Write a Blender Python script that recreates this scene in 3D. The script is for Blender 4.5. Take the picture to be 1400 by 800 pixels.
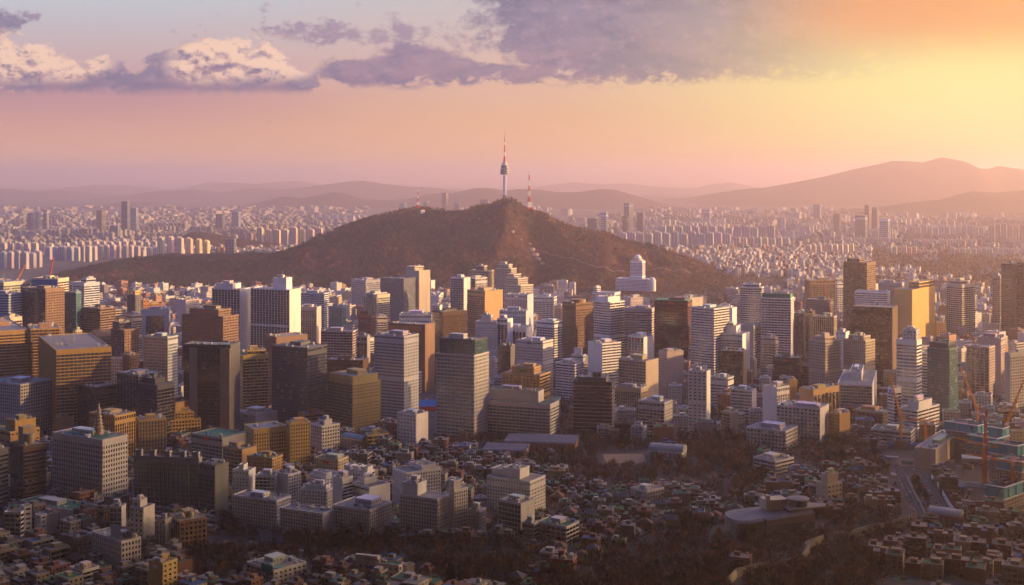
import bpy, math, random
import numpy as np
from mathutils import Vector, Matrix, noise as mnoise
R = math.radians
rnd = random.Random(7)
for o in list(bpy.data.objects): bpy.data.objects.remove(o)
S = bpy.context.scene
COL = S.collection
# ------------------------------------------------------------------ camera
F, CX, HY, CAMZ = 1780.0, 700.0, 241.0, 338.0      # focal length in photo pixels, level line, viewpoint height
cd = bpy.data.cameras.new('camera'); cam = bpy.data.objects.new('camera', cd); COL.objects.link(cam)
cam.location = (0, 0, CAMZ); cam.rotation_euler = (R(90), 0, 0)
cd.sensor_width = 36; cd.lens = 36 * F / 1400; cd.shift_y = -(400 - HY) / 1400
cd.clip_start = 1; cd.clip_end = 90000
S.camera = cam
S.render.engine = 'CYCLES'
S.cycles.max_bounces = 5; S.cycles.diffuse_bounces = 2; S.cycles.glossy_bounces = 2
S.cycles.transparent_max_bounces = 8; S.cycles.volume_bounces = 2
S.cycles.use_denoising = True
S.view_settings.view_transform = 'Standard'; S.view_settings.look = 'None'
S.view_settings.gamma = 1; S.view_settings.use_curve_mapping = False
S.view_settings.exposure = 0.9
# ------------------------------------------------------------------ node expressions
def lin(c, a=1.0):
    return tuple(((x/255)/12.92 if x/255 <= .04045 else ((x/255+.055)/1.055)**2.4) for x in c) + (a,)
class E:
    nt = None
    def __init__(s, k): s.k = k
    @staticmethod
    def m(op, *a, clamp=False):
        n = E.nt.nodes.new('ShaderNodeMath'); n.operation = op; n.use_clamp = clamp
        for i, x in enumerate(a):
            if isinstance(x, E): E.nt.links.new(x.k, n.inputs[i])
            else: n.inputs[i].default_value = x
        return E(n.outputs[0])
    def __add__(s, o): return E.m('ADD', s, o)
    __radd__ = __add__
    def __sub__(s, o): return E.m('SUBTRACT', s, o)
    def __rsub__(s, o): return E.m('SUBTRACT', o, s)
    def __mul__(s, o): return E.m('MULTIPLY', s, o)
    __rmul__ = __mul__
    def __truediv__(s, o): return E.m('DIVIDE', s, o)
def emax(a, b): return E.m('MAXIMUM', a, b)
def emin(a, b): return E.m('MINIMUM', a, b)
def ss(x, a, b):
    n = E.nt.nodes.new('ShaderNodeMapRange'); n.interpolation_type = 'SMOOTHSTEP'
    E.nt.links.new(x.k, n.inputs[0]); n.inputs[1].default_value = a; n.inputs[2].default_value = b
    return E(n.outputs[0])
def mixc(f, a, b, mode='MIX'):
    n = E.nt.nodes.new('ShaderNodeMix'); n.data_type = 'RGBA'; n.blend_type = mode
    if isinstance(f, E): E.nt.links.new(f.k, n.inputs[0])
    else: n.inputs[0].default_value = f
    for i, x in ((6, a), (7, b)):
        if isinstance(x, E): E.nt.links.new(x.k, n.inputs[i])
        else: n.inputs[i].default_value = x
    return E(n.outputs[2])
def comb(x, y, z):
    n = E.nt.nodes.new('ShaderNodeCombineXYZ')
    for i, v in enumerate((x, y, z)):
        if isinstance(v, E): E.nt.links.new(v.k, n.inputs[i])
        else: n.inputs[i].default_value = v
    return E(n.outputs[0])
def sep(v):
    n = E.nt.nodes.new('ShaderNodeSeparateXYZ'); E.nt.links.new(v.k, n.inputs[0])
    return [E(n.outputs[i]) for i in range(3)]
def noise(v, scale, detail=4, rough=.55, dist=0.):
    n = E.nt.nodes.new('ShaderNodeTexNoise'); n.inputs['Scale'].default_value = scale
    n.inputs['Detail'].default_value = detail; n.inputs['Roughness'].default_value = rough
    n.inputs['Distortion'].default_value = dist
    if v is not None: E.nt.links.new(v.k, n.inputs['Vector'])
    return E(n.outputs[0])
def ramp(x, stops):
    n = E.nt.nodes.new('ShaderNodeValToRGB'); cr = n.color_ramp
    while len(cr.elements) > 1: cr.elements.remove(cr.elements[-1])
    for i, (p, c) in enumerate(stops):
        e = cr.elements[0] if i == 0 else cr.elements.new(p)
        e.position = p; e.color = c
    E.nt.links.new(x.k, n.inputs[0]); return E(n.outputs[0])
# ------------------------------------------------------------------ world: evening sky with clouds, by direction
SUN_AZ, SUN_EL = 94.0, 9.5          # measured from +Y towards +X
world = bpy.data.worlds.new("World"); S.world = world; world.use_nodes = True
nt = world.node_tree; nt.nodes.clear(); E.nt = nt
tc = nt.nodes.new('ShaderNodeTexCoord')
dx, dy, dz = sep(E(tc.outputs['Generated']))
dyy = emax(dy, 0.12)
U = dx / dyy * 17.8 + 7.0                # hundreds of "photo pixels", i.e. tangent of azimuth
V = 2.41 - dz / dyy * 17.8
left  = ramp(V * .4, [(0., lin((200,203,212))), (.28, lin((206,182,186))), (.52, lin((206,156,156))), (.72, lin((228,168,142))), (1., lin((255,190,132)))])
mid   = ramp(V * .4, [(0., lin((206,196,200))), (.4, lin((226,188,172))), (.64, lin((238,184,146))), (1., lin((255,192,128)))])
right = ramp(V * .4, [(0., lin((255,150,110))), (.2, lin((255,196,120))), (.48, lin((255,232,160))), (.8, lin((255,216,146))), (1., lin((255,196,126)))])
base = mixc(ss(U, 1.5, 7.5), left, mid)
base = mixc(ss(U, 7.0, 12.8), base, right)
def ell(u, v, cu, cv, ru, rv):
    a = (u - cu) / ru; b = (v - cv) / rv
    return 1.0 - (a*a + b*b)
def dens(u, v, det):
    w = comb(u, v * 1.5, 0.0)
    f = noise(w, 2.3, det, .60, .2)
    d = None
    for cu, cv, ru, rv in ((-.15,.84,.62,.46), (.42,.94,.5,.36), (.95,1.04,.42,.24), (1.42,1.0,.34,.24), (2.45,1.02,.5,.40), (3.0,.86,.62,.44), (3.5,.98,.5,.40), (3.95,1.12,.42,.24), (1.7,1.18,2.6,.24),
                           (5.6,.92,.72,.40), (6.1,1.0,.9,.24), (4.95,1.0,.6,.22), (6.7,1.02,1.3,.18), (8.4,.25,2.1,1.18), (10.7,.25,3.0,.95), (9.0,.8,1.6,.42)):
        e = ell(u, v, cu, cv, ru, rv); d = e if d is None else emax(d, e)
    d = emax(d, ell(u, v, .05, .32, .55, .24) * .45)
    d = emax(d, ell(u, v, 4.9, .62, 1.2, .30) * .12)
    d = emax(d, ell(u, v, 6.9, 1.32, .7, .10) * .22)
    d = emax(d, -1.5)
    amp = 4.2 - ss(u, 4.3, 5.2) * 1.6
    f = f * .66 + noise(w, 6.5, det, .62, .3) * .34
    return d * .8 + (f - .5) * amp, f
D, f0 = dens(U, V, 9)
D2, _ = dens(U + .055, V - .075, 7)
flat = 1.0 - ss(V + (f0 - .5) * (.3 + ss(U, 4.4, 6.0) * 1.1) + ss(U, 4.4, 6.0) * .12, 1.18, 1.34)
alpha = ss(D, -.06, .40) * flat
puff = ss(emax(ell(U, V, .3, .80, 1.5, .46), ell(U, V, 3.3, .86, 1.2, .50)), 0., .5)
lit = ss(D - D2, -.50, .30)
lit = lit * (1.0 - ss(V + (f0 - .5) * .5, .98, 1.24))
litc = mixc(puff, lin((196,168,180)), lin((255,214,190)))
shad = mixc(ss(V, .2, 1.2), lin((140,132,162)), lin((152,126,150)))
big = noise(comb(U, V * 2.0, 7.7), .9, 6, .62, .5)
shad = mixc(ss(big, .42, .60), shad, lin((112,112,148)))
shad = mixc(ss(f0, .50, .66) * (1.0 - ss(U, 10.5, 12.5)) * .55, shad, lin((190,160,178)))
cc = mixc(lit * (puff * .8 + .2), shad, litc)
haz = ss(V, 1.2, 1.30) * (1.0 - ss(V, 1.3, 2.0)) * (1.0 - ss(U, 1.0, 5.5))
base = mixc(haz * .35, base, lin((178,138,160)))
wisps = ss(noise(comb(U, V * 2.5, 3.1), 1.0, 7, .6, .6), .50, .75) * ss(V, .9, 1.3)
base = mixc(wisps * .22, base, lin((240,190,170)))
skyc = mixc(alpha * .95, base, cc)
ga = (U - 13.2) / 3.2; gb = (V - 1.05) / 1.7
g = E.m('EXPONENT', (ga*ga + gb*gb) * -1.0)
skyc = mixc(g * .80, skyc, lin((255,226,150)))
ga = (U - 13.1) / 1.9; gb = (V - 1.25) / .75
g2 = E.m('EXPONENT', (ga*ga + gb*gb) * -1.0)
skyc = mixc(g2 * .9, skyc, lin((255,242,166)))
g3 = ss(U, 9.6, 12.2) * (1.0 - ss(V, .2, 1.0)) 
skyc = mixc(g3 * .75, skyc, lin((255,168,112)))
sk = nt.nodes.new('ShaderNodeTexSky'); sk.sky_type = 'NISHITA'; sk.sun_disc = False
sk.sun_elevation = R(SUN_EL); sk.sun_rotation = R(SUN_AZ); sk.air_density = 1.6; sk.dust_density = 2.0; sk.altitude = 300
nish = mixc(1.0, E(sk.outputs[0]), (.085, .085, .10, 1), 'MULTIPLY')
back = mixc(.75, nish, (.27, .42, 1.15, 1))
front = ss(dy, .18, .5) * (1.0 - ss(dz, .30, .6))
skyc = mixc(front, back, skyc)
# added sky glow beyond the right edge of the frame, to brighten haze there
ga_ = R(59.)
dt = dx*math.sin(ga_) + dy*math.cos(ga_) + dz*.1
added_glow = E.m('EXPONENT', (dt - 1.0)*30.0)
skyc = mixc(1.0, skyc, mixc(1.0, comb(added_glow, added_glow, added_glow), (23., 15., 6.6, 1), 'MULTIPLY'), 'ADD')
bg = nt.nodes.new('ShaderNodeBackground'); nt.links.new(skyc.k, bg.inputs[0]); bg.inputs[1].default_value = 2**-.9
wo = nt.nodes.new('ShaderNodeOutputWorld'); nt.links.new(bg.outputs[0], wo.inputs[0])
# ------------------------------------------------------------------ sun
sl = bpy.data.lights.new('sun', 'SUN'); sl.energy = 5.0; sl.angle = R(0.6); sl.color = (1.0, .58, .22)
sun = bpy.data.objects.new('sun', sl); COL.objects.link(sun)
sd = Vector((math.sin(R(SUN_AZ))*math.cos(R(SUN_EL)), math.cos(R(SUN_AZ))*math.cos(R(SUN_EL)), math.sin(R(SUN_EL))))
sun.rotation_euler = sd.to_track_quat('Z', 'Y').to_euler()
HAZE_DENSITY, HAZE_COLOR, HAZE_G = 0.000078, (.94, .80, .88, 1), .68
# ------------------------------------------------------------------ materials
def newmat(name, rough=.8, metallic=0., spec=.3):
    m = bpy.data.materials.new(name); m.use_nodes = True; t = m.node_tree; E.nt = t
    b = t.nodes['Principled BSDF']; b.inputs['Roughness'].default_value = rough; b.inputs['Metallic'].default_value = metallic
    b.inputs['Specular IOR Level'].default_value = spec
    return m, t, b
def objcoord():
    n = E.nt.nodes.new('ShaderNodeTexCoord'); return E(n.outputs['Object'])
def oinfo(out):
    n = E.nt.nodes.new('ShaderNodeObjectInfo'); return E(n.outputs[out])
def attr(nm='Col'):
    n = E.nt.nodes.new('ShaderNodeAttribute'); n.attribute_name = nm; return E(n.outputs['Color'])
def geopos():
    n = E.nt.nodes.new('ShaderNodeNewGeometry'); return E(n.outputs['Position'])
def vmul(v, s):
    n = E.nt.nodes.new('ShaderNodeVectorMath'); n.operation = 'MULTIPLY'
    E.nt.links.new(v.k, n.inputs[0]); n.inputs[1].default_value = s; return E(n.outputs[0])
def cellnoise(v, s):
    a = E.nt.nodes.new('ShaderNodeVectorMath'); a.operation = 'FLOOR'; E.nt.links.new(vmul(v, s).k, a.inputs[0])
    n = E.nt.nodes.new('ShaderNodeTexWhiteNoise'); n.noise_dimensions = '3D'; E.nt.links.new(a.outputs[0], n.inputs[0]); return E(n.outputs[0])
def weather(c, p, amt=.35):
    st = noise(vmul(p, (.35, .35, .03)), 1.0, 5, .6)
    bl = noise(p, .06, 4, .6)
    k = (st - .5) * amt + (bl - .5) * amt * 1.2 + 1.0
    return mixc(1.0, c, comb(k, k, k), 'MULTIPLY')
def M_facade():
    m, t, b = newmat('facade_cladding', .75)
    c = weather(oinfo('Color'), geopos()); t.links.new(c.k, b.inputs['Base Color']); return m
def M_facade_attr():
    m, t, b = newmat('weathered_wall', .85)
    p = geopos(); c = weather(attr(), p, .5)
    # storeys and bays of small windows on far walls
    x, y, z = sep(p)
    n = E.nt.nodes.new('ShaderNodeNewGeometry'); nx, ny, nz = sep(E(n.outputs['Normal']))
    h = x * .8 + y * .6
    wz = ss(E.m('PINGPONG', z, 1.6), .7, .9)
    wx = ss(E.m('PINGPONG', h, 2.1), .6, .9)
    vert = 1.0 - ss(E.m('ABSOLUTE', nz), .3, .5)
    c = mixc(wz * wx * vert * .75, c, (.06, .07, .08, 1))
    t.links.new(c.k, b.inputs['Base Color']); return m
def M_glass():
    m, t, b = newmat('window_glass', .09, 0., .9)
    p = objcoord(); r = oinfo('Random')
    w = cellnoise(p, (1/3.1, 1/3.1, 1/3.7)); E1 = E.m('FRACT', w * 7.3 + r)
    k = E1 * .45 + .75
    c = mixc(1.0, oinfo('Color'), comb(k, k, k), 'MULTIPLY')
    blind = ss(E.m('FRACT', w * 13.7 + r * 3.0), .92, .94)
    c = mixc(blind * .4, c, (.22, .23, .25, 1))
    t.links.new(c.k, b.inputs['Base Color'])
    t.links.new((blind * .3 + E1 * .05 + .06).k, b.inputs['Roughness'])
    b.inputs['IOR'].default_value = 1.6
    # panes are never perfectly in plane
    bp = E.nt.nodes.new('ShaderNodeBump'); bp.inputs['Strength'].default_value = .25; bp.inputs['Distance'].default_value = .4
    t.links.new(noise(p, .25, 2).k, bp.inputs['Height']); t.links.new(bp.outputs[0], b.inputs['Normal'])
    return m
def M_plain(name, col, rough=.7, spec=.3, metallic=0., var=.3, scale=.3):
    m, t, b = newmat(name, rough, metallic, spec)
    k = (noise(geopos(), scale, 4) - .5) * var + 1.0
    c = mixc(1.0, tuple(col) + (1,), comb(k, k, k), 'MULTIPLY'); t.links.new(c.k, b.inputs['Base Color']); return m
def M_objcol(name, rough=.8, var=.5, scale=.15):
    m, t, b = newmat(name, rough)
    k = (noise(geopos(), scale, 5, .65) - .5) * var + 1.0
    c = mixc(1.0, oinfo('Color'), comb(k, k, k), 'MULTIPLY'); t.links.new(c.k, b.inputs['Base Color']); return m
def M_attr(name, rough=.9):
    m, t, b = newmat(name, rough, 0, .1); t.links.new(attr().k, b.inputs['Base Color']); return m
def M_twigs():
    m, t, b = newmat('bare_twigs', .95, 0, .1)
    r = oinfo('Random'); c = mixc(r, oinfo('Color'), (.16, .085, .05, 1))
    t.links.new(c.k, b.inputs['Base Color']); return m
FAC, FACA, GLS = M_facade(), M_facade_attr(), M_glass()
ROOF = M_objcol('roofing', .85, .7, .12)
PAINT = M_objcol('painted_metal', .5, .15, .4)
TWIG, BARK = M_twigs(), M_plain('bark', (.07, .045, .035), .95)
WOODA = M_attr('woodland_twigs')
def M_ground():
    m, t, b = newmat('city_ground', .9)
    p = geopos()
    a = noise(p, .02, 6, .65); c2 = noise(p, .003, 4)
    c = ramp(a, [(.3, (.035,.034,.036,1)), (.5, (.07,.062,.058,1)), (.62, (.11,.095,.085,1)), (.75, (.06,.05,.035,1))])
    c = mixc(ss(c2, .5, .62) * .6, c, (.075, .05, .03, 1))
    t.links.new(c.k, b.inputs['Base Color']); return m
GROUND = M_ground()
def M_hill():
    m, t, b = newmat('wooded_slope', .95, 0, .1)
    p = geopos(); a = noise(p, .03, 6, .7); c2 = noise(p, .004, 5, .6)
    c = ramp(a, [(.25, (.022,.014,.012,1)), (.5, (.065,.032,.022,1)), (.7, (.13,.06,.036,1))])
    c = mixc(ss(c2, .52, .64) * .8, c, (.022, .032, .02, 1))
    t.links.new(c.k, b.inputs['Base Color'])
    bp = E.nt.nodes.new('ShaderNodeBump'); bp.inputs['Strength'].default_value = 1; bp.inputs['Distance'].default_value = 9
    t.links.new(noise(p, .05, 6, .7).k, bp.inputs['Height']); t.links.new(bp.outputs[0], b.inputs['Normal'])
    return m
HILL = M_hill()
ASPH = M_plain('asphalt', (.05, .05, .053), .85, var=.5, scale=.1)
STONE = M_plain('granite_wall', (.42, .36, .28), .9, var=.6, scale=.25)
WHITE = M_plain('white_paint', (.75, .74, .72), .6, var=.15)
RED = M_plain('red_paint', (.55, .06, .04), .5, var=.15)
ORANGE = M_plain('orange_paint', (.80, .30, .03), .5, var=.15)
STEEL = M_plain('grey_steel', (.28, .29, .31), .5, metallic=.4, var=.2)
TEAL = M_plain('teal_netting', (.03, .30, .42), .7, var=.5, scale=.5)
BLUE = M_plain('blue_sheet', (.03, .12, .34), .6, var=.35)
SAND = M_plain('sand_field', (.36, .22, .12), .95, var=.3, scale=.05)
# ------------------------------------------------------------------ objects
def tag(o, label=None, cat=None, group=None, kind=None):
    if label: o['label'] = label
    if cat: o['category'] = cat
    if group: o['group'] = group
    if kind: o['kind'] = kind
    return o
def empty(name, loc, rz=0, label=None, cat=None, group=None):
    o = bpy.data.objects.new(name, None); COL.objects.link(o); o.location = loc; o.rotation_euler = (0, 0, rz)
    o.empty_display_size = 1; return tag(o, label, cat, group)
def link(name, me, parent=None, color=None, loc=None, rz=None):
    o = bpy.data.objects.new(name, me); COL.objects.link(o)
    if parent: o.parent = parent
    if color: o.color = tuple(color[:3]) + (1,)
    if loc is not None: o.location = loc
    if rz is not None: o.rotation_euler = (0, 0, rz)
    return o
class MB:
    def __init__(s): s.v = []; s.f = []; s.m = []; s.c = []
    def quad(s, a, b, c, d, m=0):
        n = len(s.v); s.v += [a, b, c, d]; s.f.append((n, n+1, n+2, n+3)); s.m.append(m)
    def poly(s, pts, m=0):
        n = len(s.v); s.v += list(pts); s.f.append(tuple(range(n, n+len(pts)))); s.m.append(m)
    def box(s, x0, x1, y0, y1, z0, z1, m=0, bottom=False):
        n = len(s.v)
        s.v += [(x0,y0,z0),(x1,y0,z0),(x1,y1,z0),(x0,y1,z0),(x0,y0,z1),(x1,y0,z1),(x1,y1,z1),(x0,y1,z1)]
        fs = [(0,1,5,4),(1,2,6,5),(2,3,7,6),(3,0,4,7),(4,5,6,7)]
        if bottom: fs.append((3,2,1,0))
        for q in fs: s.f.append(tuple(n+i for i in q)); s.m.append(m)
    def prism(s, pts, z0, z1, m=0, top=True, mt=None):
        k = len(pts); n = len(s.v)
        s.v += [(p[0], p[1], z0) for p in pts] + [(p[0], p[1], z1) for p in pts]
        for i in range(k):
            j = (i+1) % k; s.f.append((n+i, n+j, n+k+j, n+k+i)); s.m.append(m)
        if top: s.f.append(tuple(range(n+k, n+2*k))); s.m.append(m if mt is None else mt)
    def lathe(s, prof, seg=20, cx=0, cy=0, m=0, cap=True):
        n = len(s.v)
        for (r, z) in prof:
            for i in range(seg):
                a = 2*math.pi*i/seg; s.v.append((cx + r*math.cos(a), cy + r*math.sin(a), z))
        for k in range(len(prof)-1):
            for i in range(seg):
                j = (i+1) % seg; s.f.append((n+k*seg+i, n+k*seg+j, n+(k+1)*seg+j, n+(k+1)*seg+i)); s.m.append(m)
        if cap: s.f.append(tuple(n+(len(prof)-1)*seg+i for i in range(seg))); s.m.append(m)
    def bar(s, p, q, r, m=0, k=4):
        p, q = Vector(p), Vector(q); d = (q-p).normalized()
        a = d.orthogonal().normalized(); b = d.cross(a); n = len(s.v)
        for e in (p, q):
            for i in range(k):
                t = 2*math.pi*(i+.5)/k; s.v.append(tuple(e + (a*math.cos(t) + b*math.sin(t))*r))
        for i in range(k):
            j = (i+1) % k; s.f.append((n+i, n+j, n+k+j, n+k+i)); s.m.append(m)
        s.f.append(tuple(n+i for i in reversed(range(k)))); s.m.append(m); s.f.append(tuple(n+k+i for i in range(k))); s.m.append(m)
    def mesh(s, name, mats):
        me = bpy.data.meshes.new(name); me.from_pydata([tuple(v) for v in s.v], [], s.f)
        for m in mats: me.materials.append(m)
        if len(mats) > 1: me.polygons.foreach_set('material_index', s.m)
        me.update(); return me
    def build(s, name, mats, parent=None, color=None, loc=None, rz=None):
        if not isinstance(mats, (list, tuple)): mats = [mats]
        return link(name, s.mesh(name, mats), parent, color, loc, rz)
def npmesh(name, verts, faces, mats, cols=None):
    me = bpy.data.meshes.new(name); nv, nf = len(verts), len(faces); k = faces.shape[1]
    me.vertices.add(nv); me.vertices.foreach_set('co', verts.astype(np.float32).ravel())
    me.loops.add(nf*k); me.loops.foreach_set('vertex_index', faces.astype(np.int32).ravel())
    me.polygons.add(nf); me.polygons.foreach_set('loop_start', np.arange(0, nf*k, k, dtype=np.int32))
    me.polygons.foreach_set('loop_total', np.full(nf, k, dtype=np.int32))
    for m in mats: me.materials.append(m)
    if cols is not None:
        a = me.color_attributes.new('Col', 'FLOAT_COLOR', 'POINT'); a.data.foreach_set('color', cols.astype(np.float32).ravel())
    me.update(calc_edges=True); return me
# ------------------------------------------------------------------ terrain
G0 = 35.0
def fbm(x, y, s, o=4): return mnoise.fractal(Vector((x*s, y*s, 1.7)), .9, 2.1, o)
def interp(x, pts):
    if x <= pts[0][0]: return pts[0][1]
    for (a, b), (c, d) in zip(pts, pts[1:]):
        if x <= c: t = (x-a)/(c-a); return b + (d-b)*t
    return pts[-1][1]
def castle_h(X, Y):      # low wooded rise under the city wall, lower right
    d = ((X-270)/170)**2 + ((Y-900)/85)**2
    return 14*math.exp(-d)
def ground(X, Y): return G0 + (castle_h(X, Y) if Y < 1300 else 0)
def at(px, py, z=None):       # where the line of sight through a photo pixel meets the ground
    k = (px-CX)/F; zz = G0 if z is None else z
    for _ in range(6):
        Y = (CAMZ-zz)*F/(py-HY)
        if z is None: zz = ground(k*Y, Y)
    return Vector((k*Y, Y, zz))
def depth(py, z=G0): return (CAMZ-z)*F/(py-HY)
# ------------------------------------------------------------------ ground sheet
def make_ground():
    xs = np.concatenate([np.linspace(-40000, -1500, 18), np.linspace(-1400, 1400, 113), np.linspace(1500, 40000, 18)])
    ys = np.concatenate([np.linspace(-9000, 500, 12), np.linspace(525, 1400, 46), np.linspace(1600, 60000, 40)])
    V_ = []; W = len(xs)
    for y in ys:
        for x in xs: V_.append((x, y, ground(x, y) + (0 if y > 400 else -60)))
    Fq = [(j*W+i, j*W+i+1, (j+1)*W+i+1, (j+1)*W+i) for j in range(len(ys)-1) for i in range(W-1)]
    o = link('ground', npmesh('ground', np.array(V_), np.array(Fq), [GROUND])); tag(o, kind='structure')
make_ground()
def near_hill():   # the mountain the viewpoint stands on, behind and below the frame
    mb = []; fs = []; W = 41
    for j in range(25):
        for i in range(W):
            x = -1600 + 80*i; y = -2200 + 110*j
            h = 330*math.exp(-(((y+150)/430)**2))*math.exp(-((x/1500)**2)) * (1 if y < -60 else max(0, 1-(y+60)/520.)**1.3)
            mb.append((x, y, min(G0 - 6 + h + 14*fbm(x, y, .004)*min(1, h/60), 325 if abs(x) < 200 and y > -300 else 999)))
    for j in range(24):
        for i in range(W-1): fs.append((j*W+i, j*W+i+1, (j+1)*W+i+1, (j+1)*W+i))
    o = link('hill', npmesh('hill', np.array(mb), np.array(fs), [HILL])); tag(o, kind='structure')
near_hill()
# ------------------------------------------------------------------ the central hill
NAM = [(-60,384),(0,372),(60,371),(110,367),(140,361),(200,352),(250,352),(300,353),(350,350),(380,348),(400,341),(430,329),(460,315),(490,302),(520,295),(545,287),(562,284),(585,284),(598,290),(606,287),(620,291),(632,288),(645,283),(660,280),(690,281),(700,279),(710,279),(722,286),(740,293),(765,304),(790,313),(810,318),(835,321),(860,332),(890,338),(920,347),(950,356),(975,366),(1000,378),(1030,392),(1060,402)]
ND = 4200.0
def nam_ridge(X):
    px = CX + F*X/ND; return CAMZ - (interp(px, NAM)-HY)*ND/F
SPURS = [(690, 690, 2.0), (560, 520, .5), (800, 850, .8), (450, 400, .5), (630, 590, .4), (740, 775, .9), (880, 930, .6), (500, 470, .4)]
def nam_h(X, Y):
    r = sum(nam_ridge(X+d) for d in (-25, 0, 25))/3 - G0
    if r <= 0: return G0 - 8
    t = (Y-ND)
    front = 900.0 + 120*fbm(X, 0, .002)
    if t < 0: s = max(0, 1 + t/front); s = s*s*(3-2*s)*.55 + s*.45
    else: s = max(0, 1 - t/1100.0); s = s*s*(3-2*s)
    h = r*s
    for a, b, k in SPURS:
        xa = (a-CX)/F*ND; xb = (b-CX)/F*3500
        u = min(1, max(0, -t/700.)); xc = xa + (xb-xa)*u
        w = 45 + 50*u
        h += k*34*math.exp(-((X-xc)/w)**2)*math.sin(math.pi*min(1, u*1.15))*min(1, r/120)
    e = min(1, -t/200.) if t < 0 else min(1, t/200)
    h += (abs(fbm(X*1.0, Y*.4, .006, 5))*-58 + 18)*max(0, e)*min(1, h/50)
    return G0 - 6 + h if h > 0 else G0 - 8
def make_namsan():
    xs = np.arange(-1750, 950, 13.0); ys = np.concatenate([np.arange(3150, 4260, 13.0), np.arange(4290, 5400, 45)])
    V_ = [(x, y, nam_h(x, y)) for y in ys for x in xs]; W = len(xs)
    Fq = [(j*W+i, j*W+i+1, (j+1)*W+i+1, (j+1)*W+i) for j in range(len(ys)-1) for i in range(W-1)]
    me = npmesh('hill', np.array(V_), np.array(Fq), [HILL]); me.polygons.foreach_set('use_smooth', [True]*len(Fq))
    tag(link('hill', me), kind='structure')
make_namsan()
def ridge_mesh(prof, D, w, name='mountains', nz=.004, amp=None, step=None):
    """a ridge whose crest follows a skyline; each one a range at its own distance with both its slopes"""
    x0, x1 = prof[0][0], prof[-1][0]
    n = int((x1-x0)/3.0) + 1; V_ = []; rows = [-1, -.8, -.6, -.42, -.26, -.12, 0, .2, .5, 1]
    for t in rows:
        for i in range(n):
            px = x0 + (x1-x0)*i/(n-1); X = (px-CX)/F*D
            h = CAMZ - (interp(px, prof)-HY)*D/F + D*.0006*fbm(X, t*w, 8./D, 3)
            hh = max(-10, h-G0)
            s = 1-abs(t); s = s*s*(3-2*s)*.5 + s*.5
            wob = fbm(X, t*w*.6, 3.2/D*4, 4)*hh*.26*(1-s)*min(1, 3*s+.2)
            V_.append((X + fbm(X, t*w, 2./D)*w*.12*(t != 0), D + t*w, G0 - 3 + hh*s + wob))
    Fq = [(j*n+i, j*n+i+1, (j+1)*n+i+1, (j+1)*n+i) for j in range(len(rows)-1) for i in range(n-1)]
    me = npmesh(name, np.array(V_), np.array(Fq), [HILL]); me.polygons.foreach_set('use_smooth', [True]*len(Fq))
    return tag(link(name, me), kind='structure')
ridge_mesh([(225,345),(240,328),(250,321),(262,316),(275,315),(290,317),(310,322),(340,327),(380,332),(400,337),(430,350)], 5500, 330, 'hill')
ridge_mesh([(-80,262),(-30,262),(25,264),(60,259),(95,256),(130,253),(165,252),(200,258),(235,262),(265,253),(285,249),(310,249),(350,251),(385,248),(405,247),(430,250),(470,256),(520,262),(560,262),(600,258),(640,259),(700,260),(750,253),(785,249),(820,252),(860,251),(890,255),(940,258),(965,257),(985,251),(1000,249),(1020,253),(1060,259),(1120,262),(1200,262)], 27000, 3000)
ridge_mesh([(-100,262),(0,257),(15,257),(40,262),(80,260),(110,266),(140,270),(165,268),(190,263),(220,260),(270,259),(290,263),(320,260),(350,257),(390,258),(420,255),(450,251),(475,247),(495,246),(520,250),(560,255),(600,257),(625,261),(660,262),(690,264),(720,262),(760,266),(800,270),(860,272),(900,275),(960,280)], 19500, 2600)
ridge_mesh([(60,292),(75,285),(100,280),(120,282),(140,284),(155,278),(170,276),(185,277),(205,284),(215,291),(230,287),(250,286),(290,287),(320,284),(350,277),(385,268),(400,269),(415,270),(435,266),(455,262),(470,263),(495,271),(530,273),(560,271),(580,266),(600,264),(620,264),(640,259),(652,257),(668,257),(690,260),(710,258),(740,259),(760,262),(790,262),(820,258),(840,259),(860,265),(885,272),(915,280),(950,290),(980,298)], 13500, 1500)
ridge_mesh([(860,292),(900,282),(930,275),(950,272),(970,268),(1000,262),(1025,257),(1050,256),(1085,249),(1125,241),(1165,231),(1190,226),(1220,219),(1240,219),(1262,221),(1280,216),(1290,214),(1300,217),(1320,228),(1350,231),(1365,227),(1380,229),(1410,234),(1460,236),(1520,250)], 15500, 2300)
ridge_mesh([(1060,308),(1100,298),(1130,292),(1165,286),(1200,283),(1240,276),(1285,272),(1310,265),(1330,261),(1345,262),(1360,263),(1400,260),(1450,262),(1520,270)], 10500, 900)
ridge_mesh([(945,312),(960,300),(985,295),(1005,293),(1020,297),(1035,303),(1050,312)], 8600, 300, 'hill')
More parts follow.
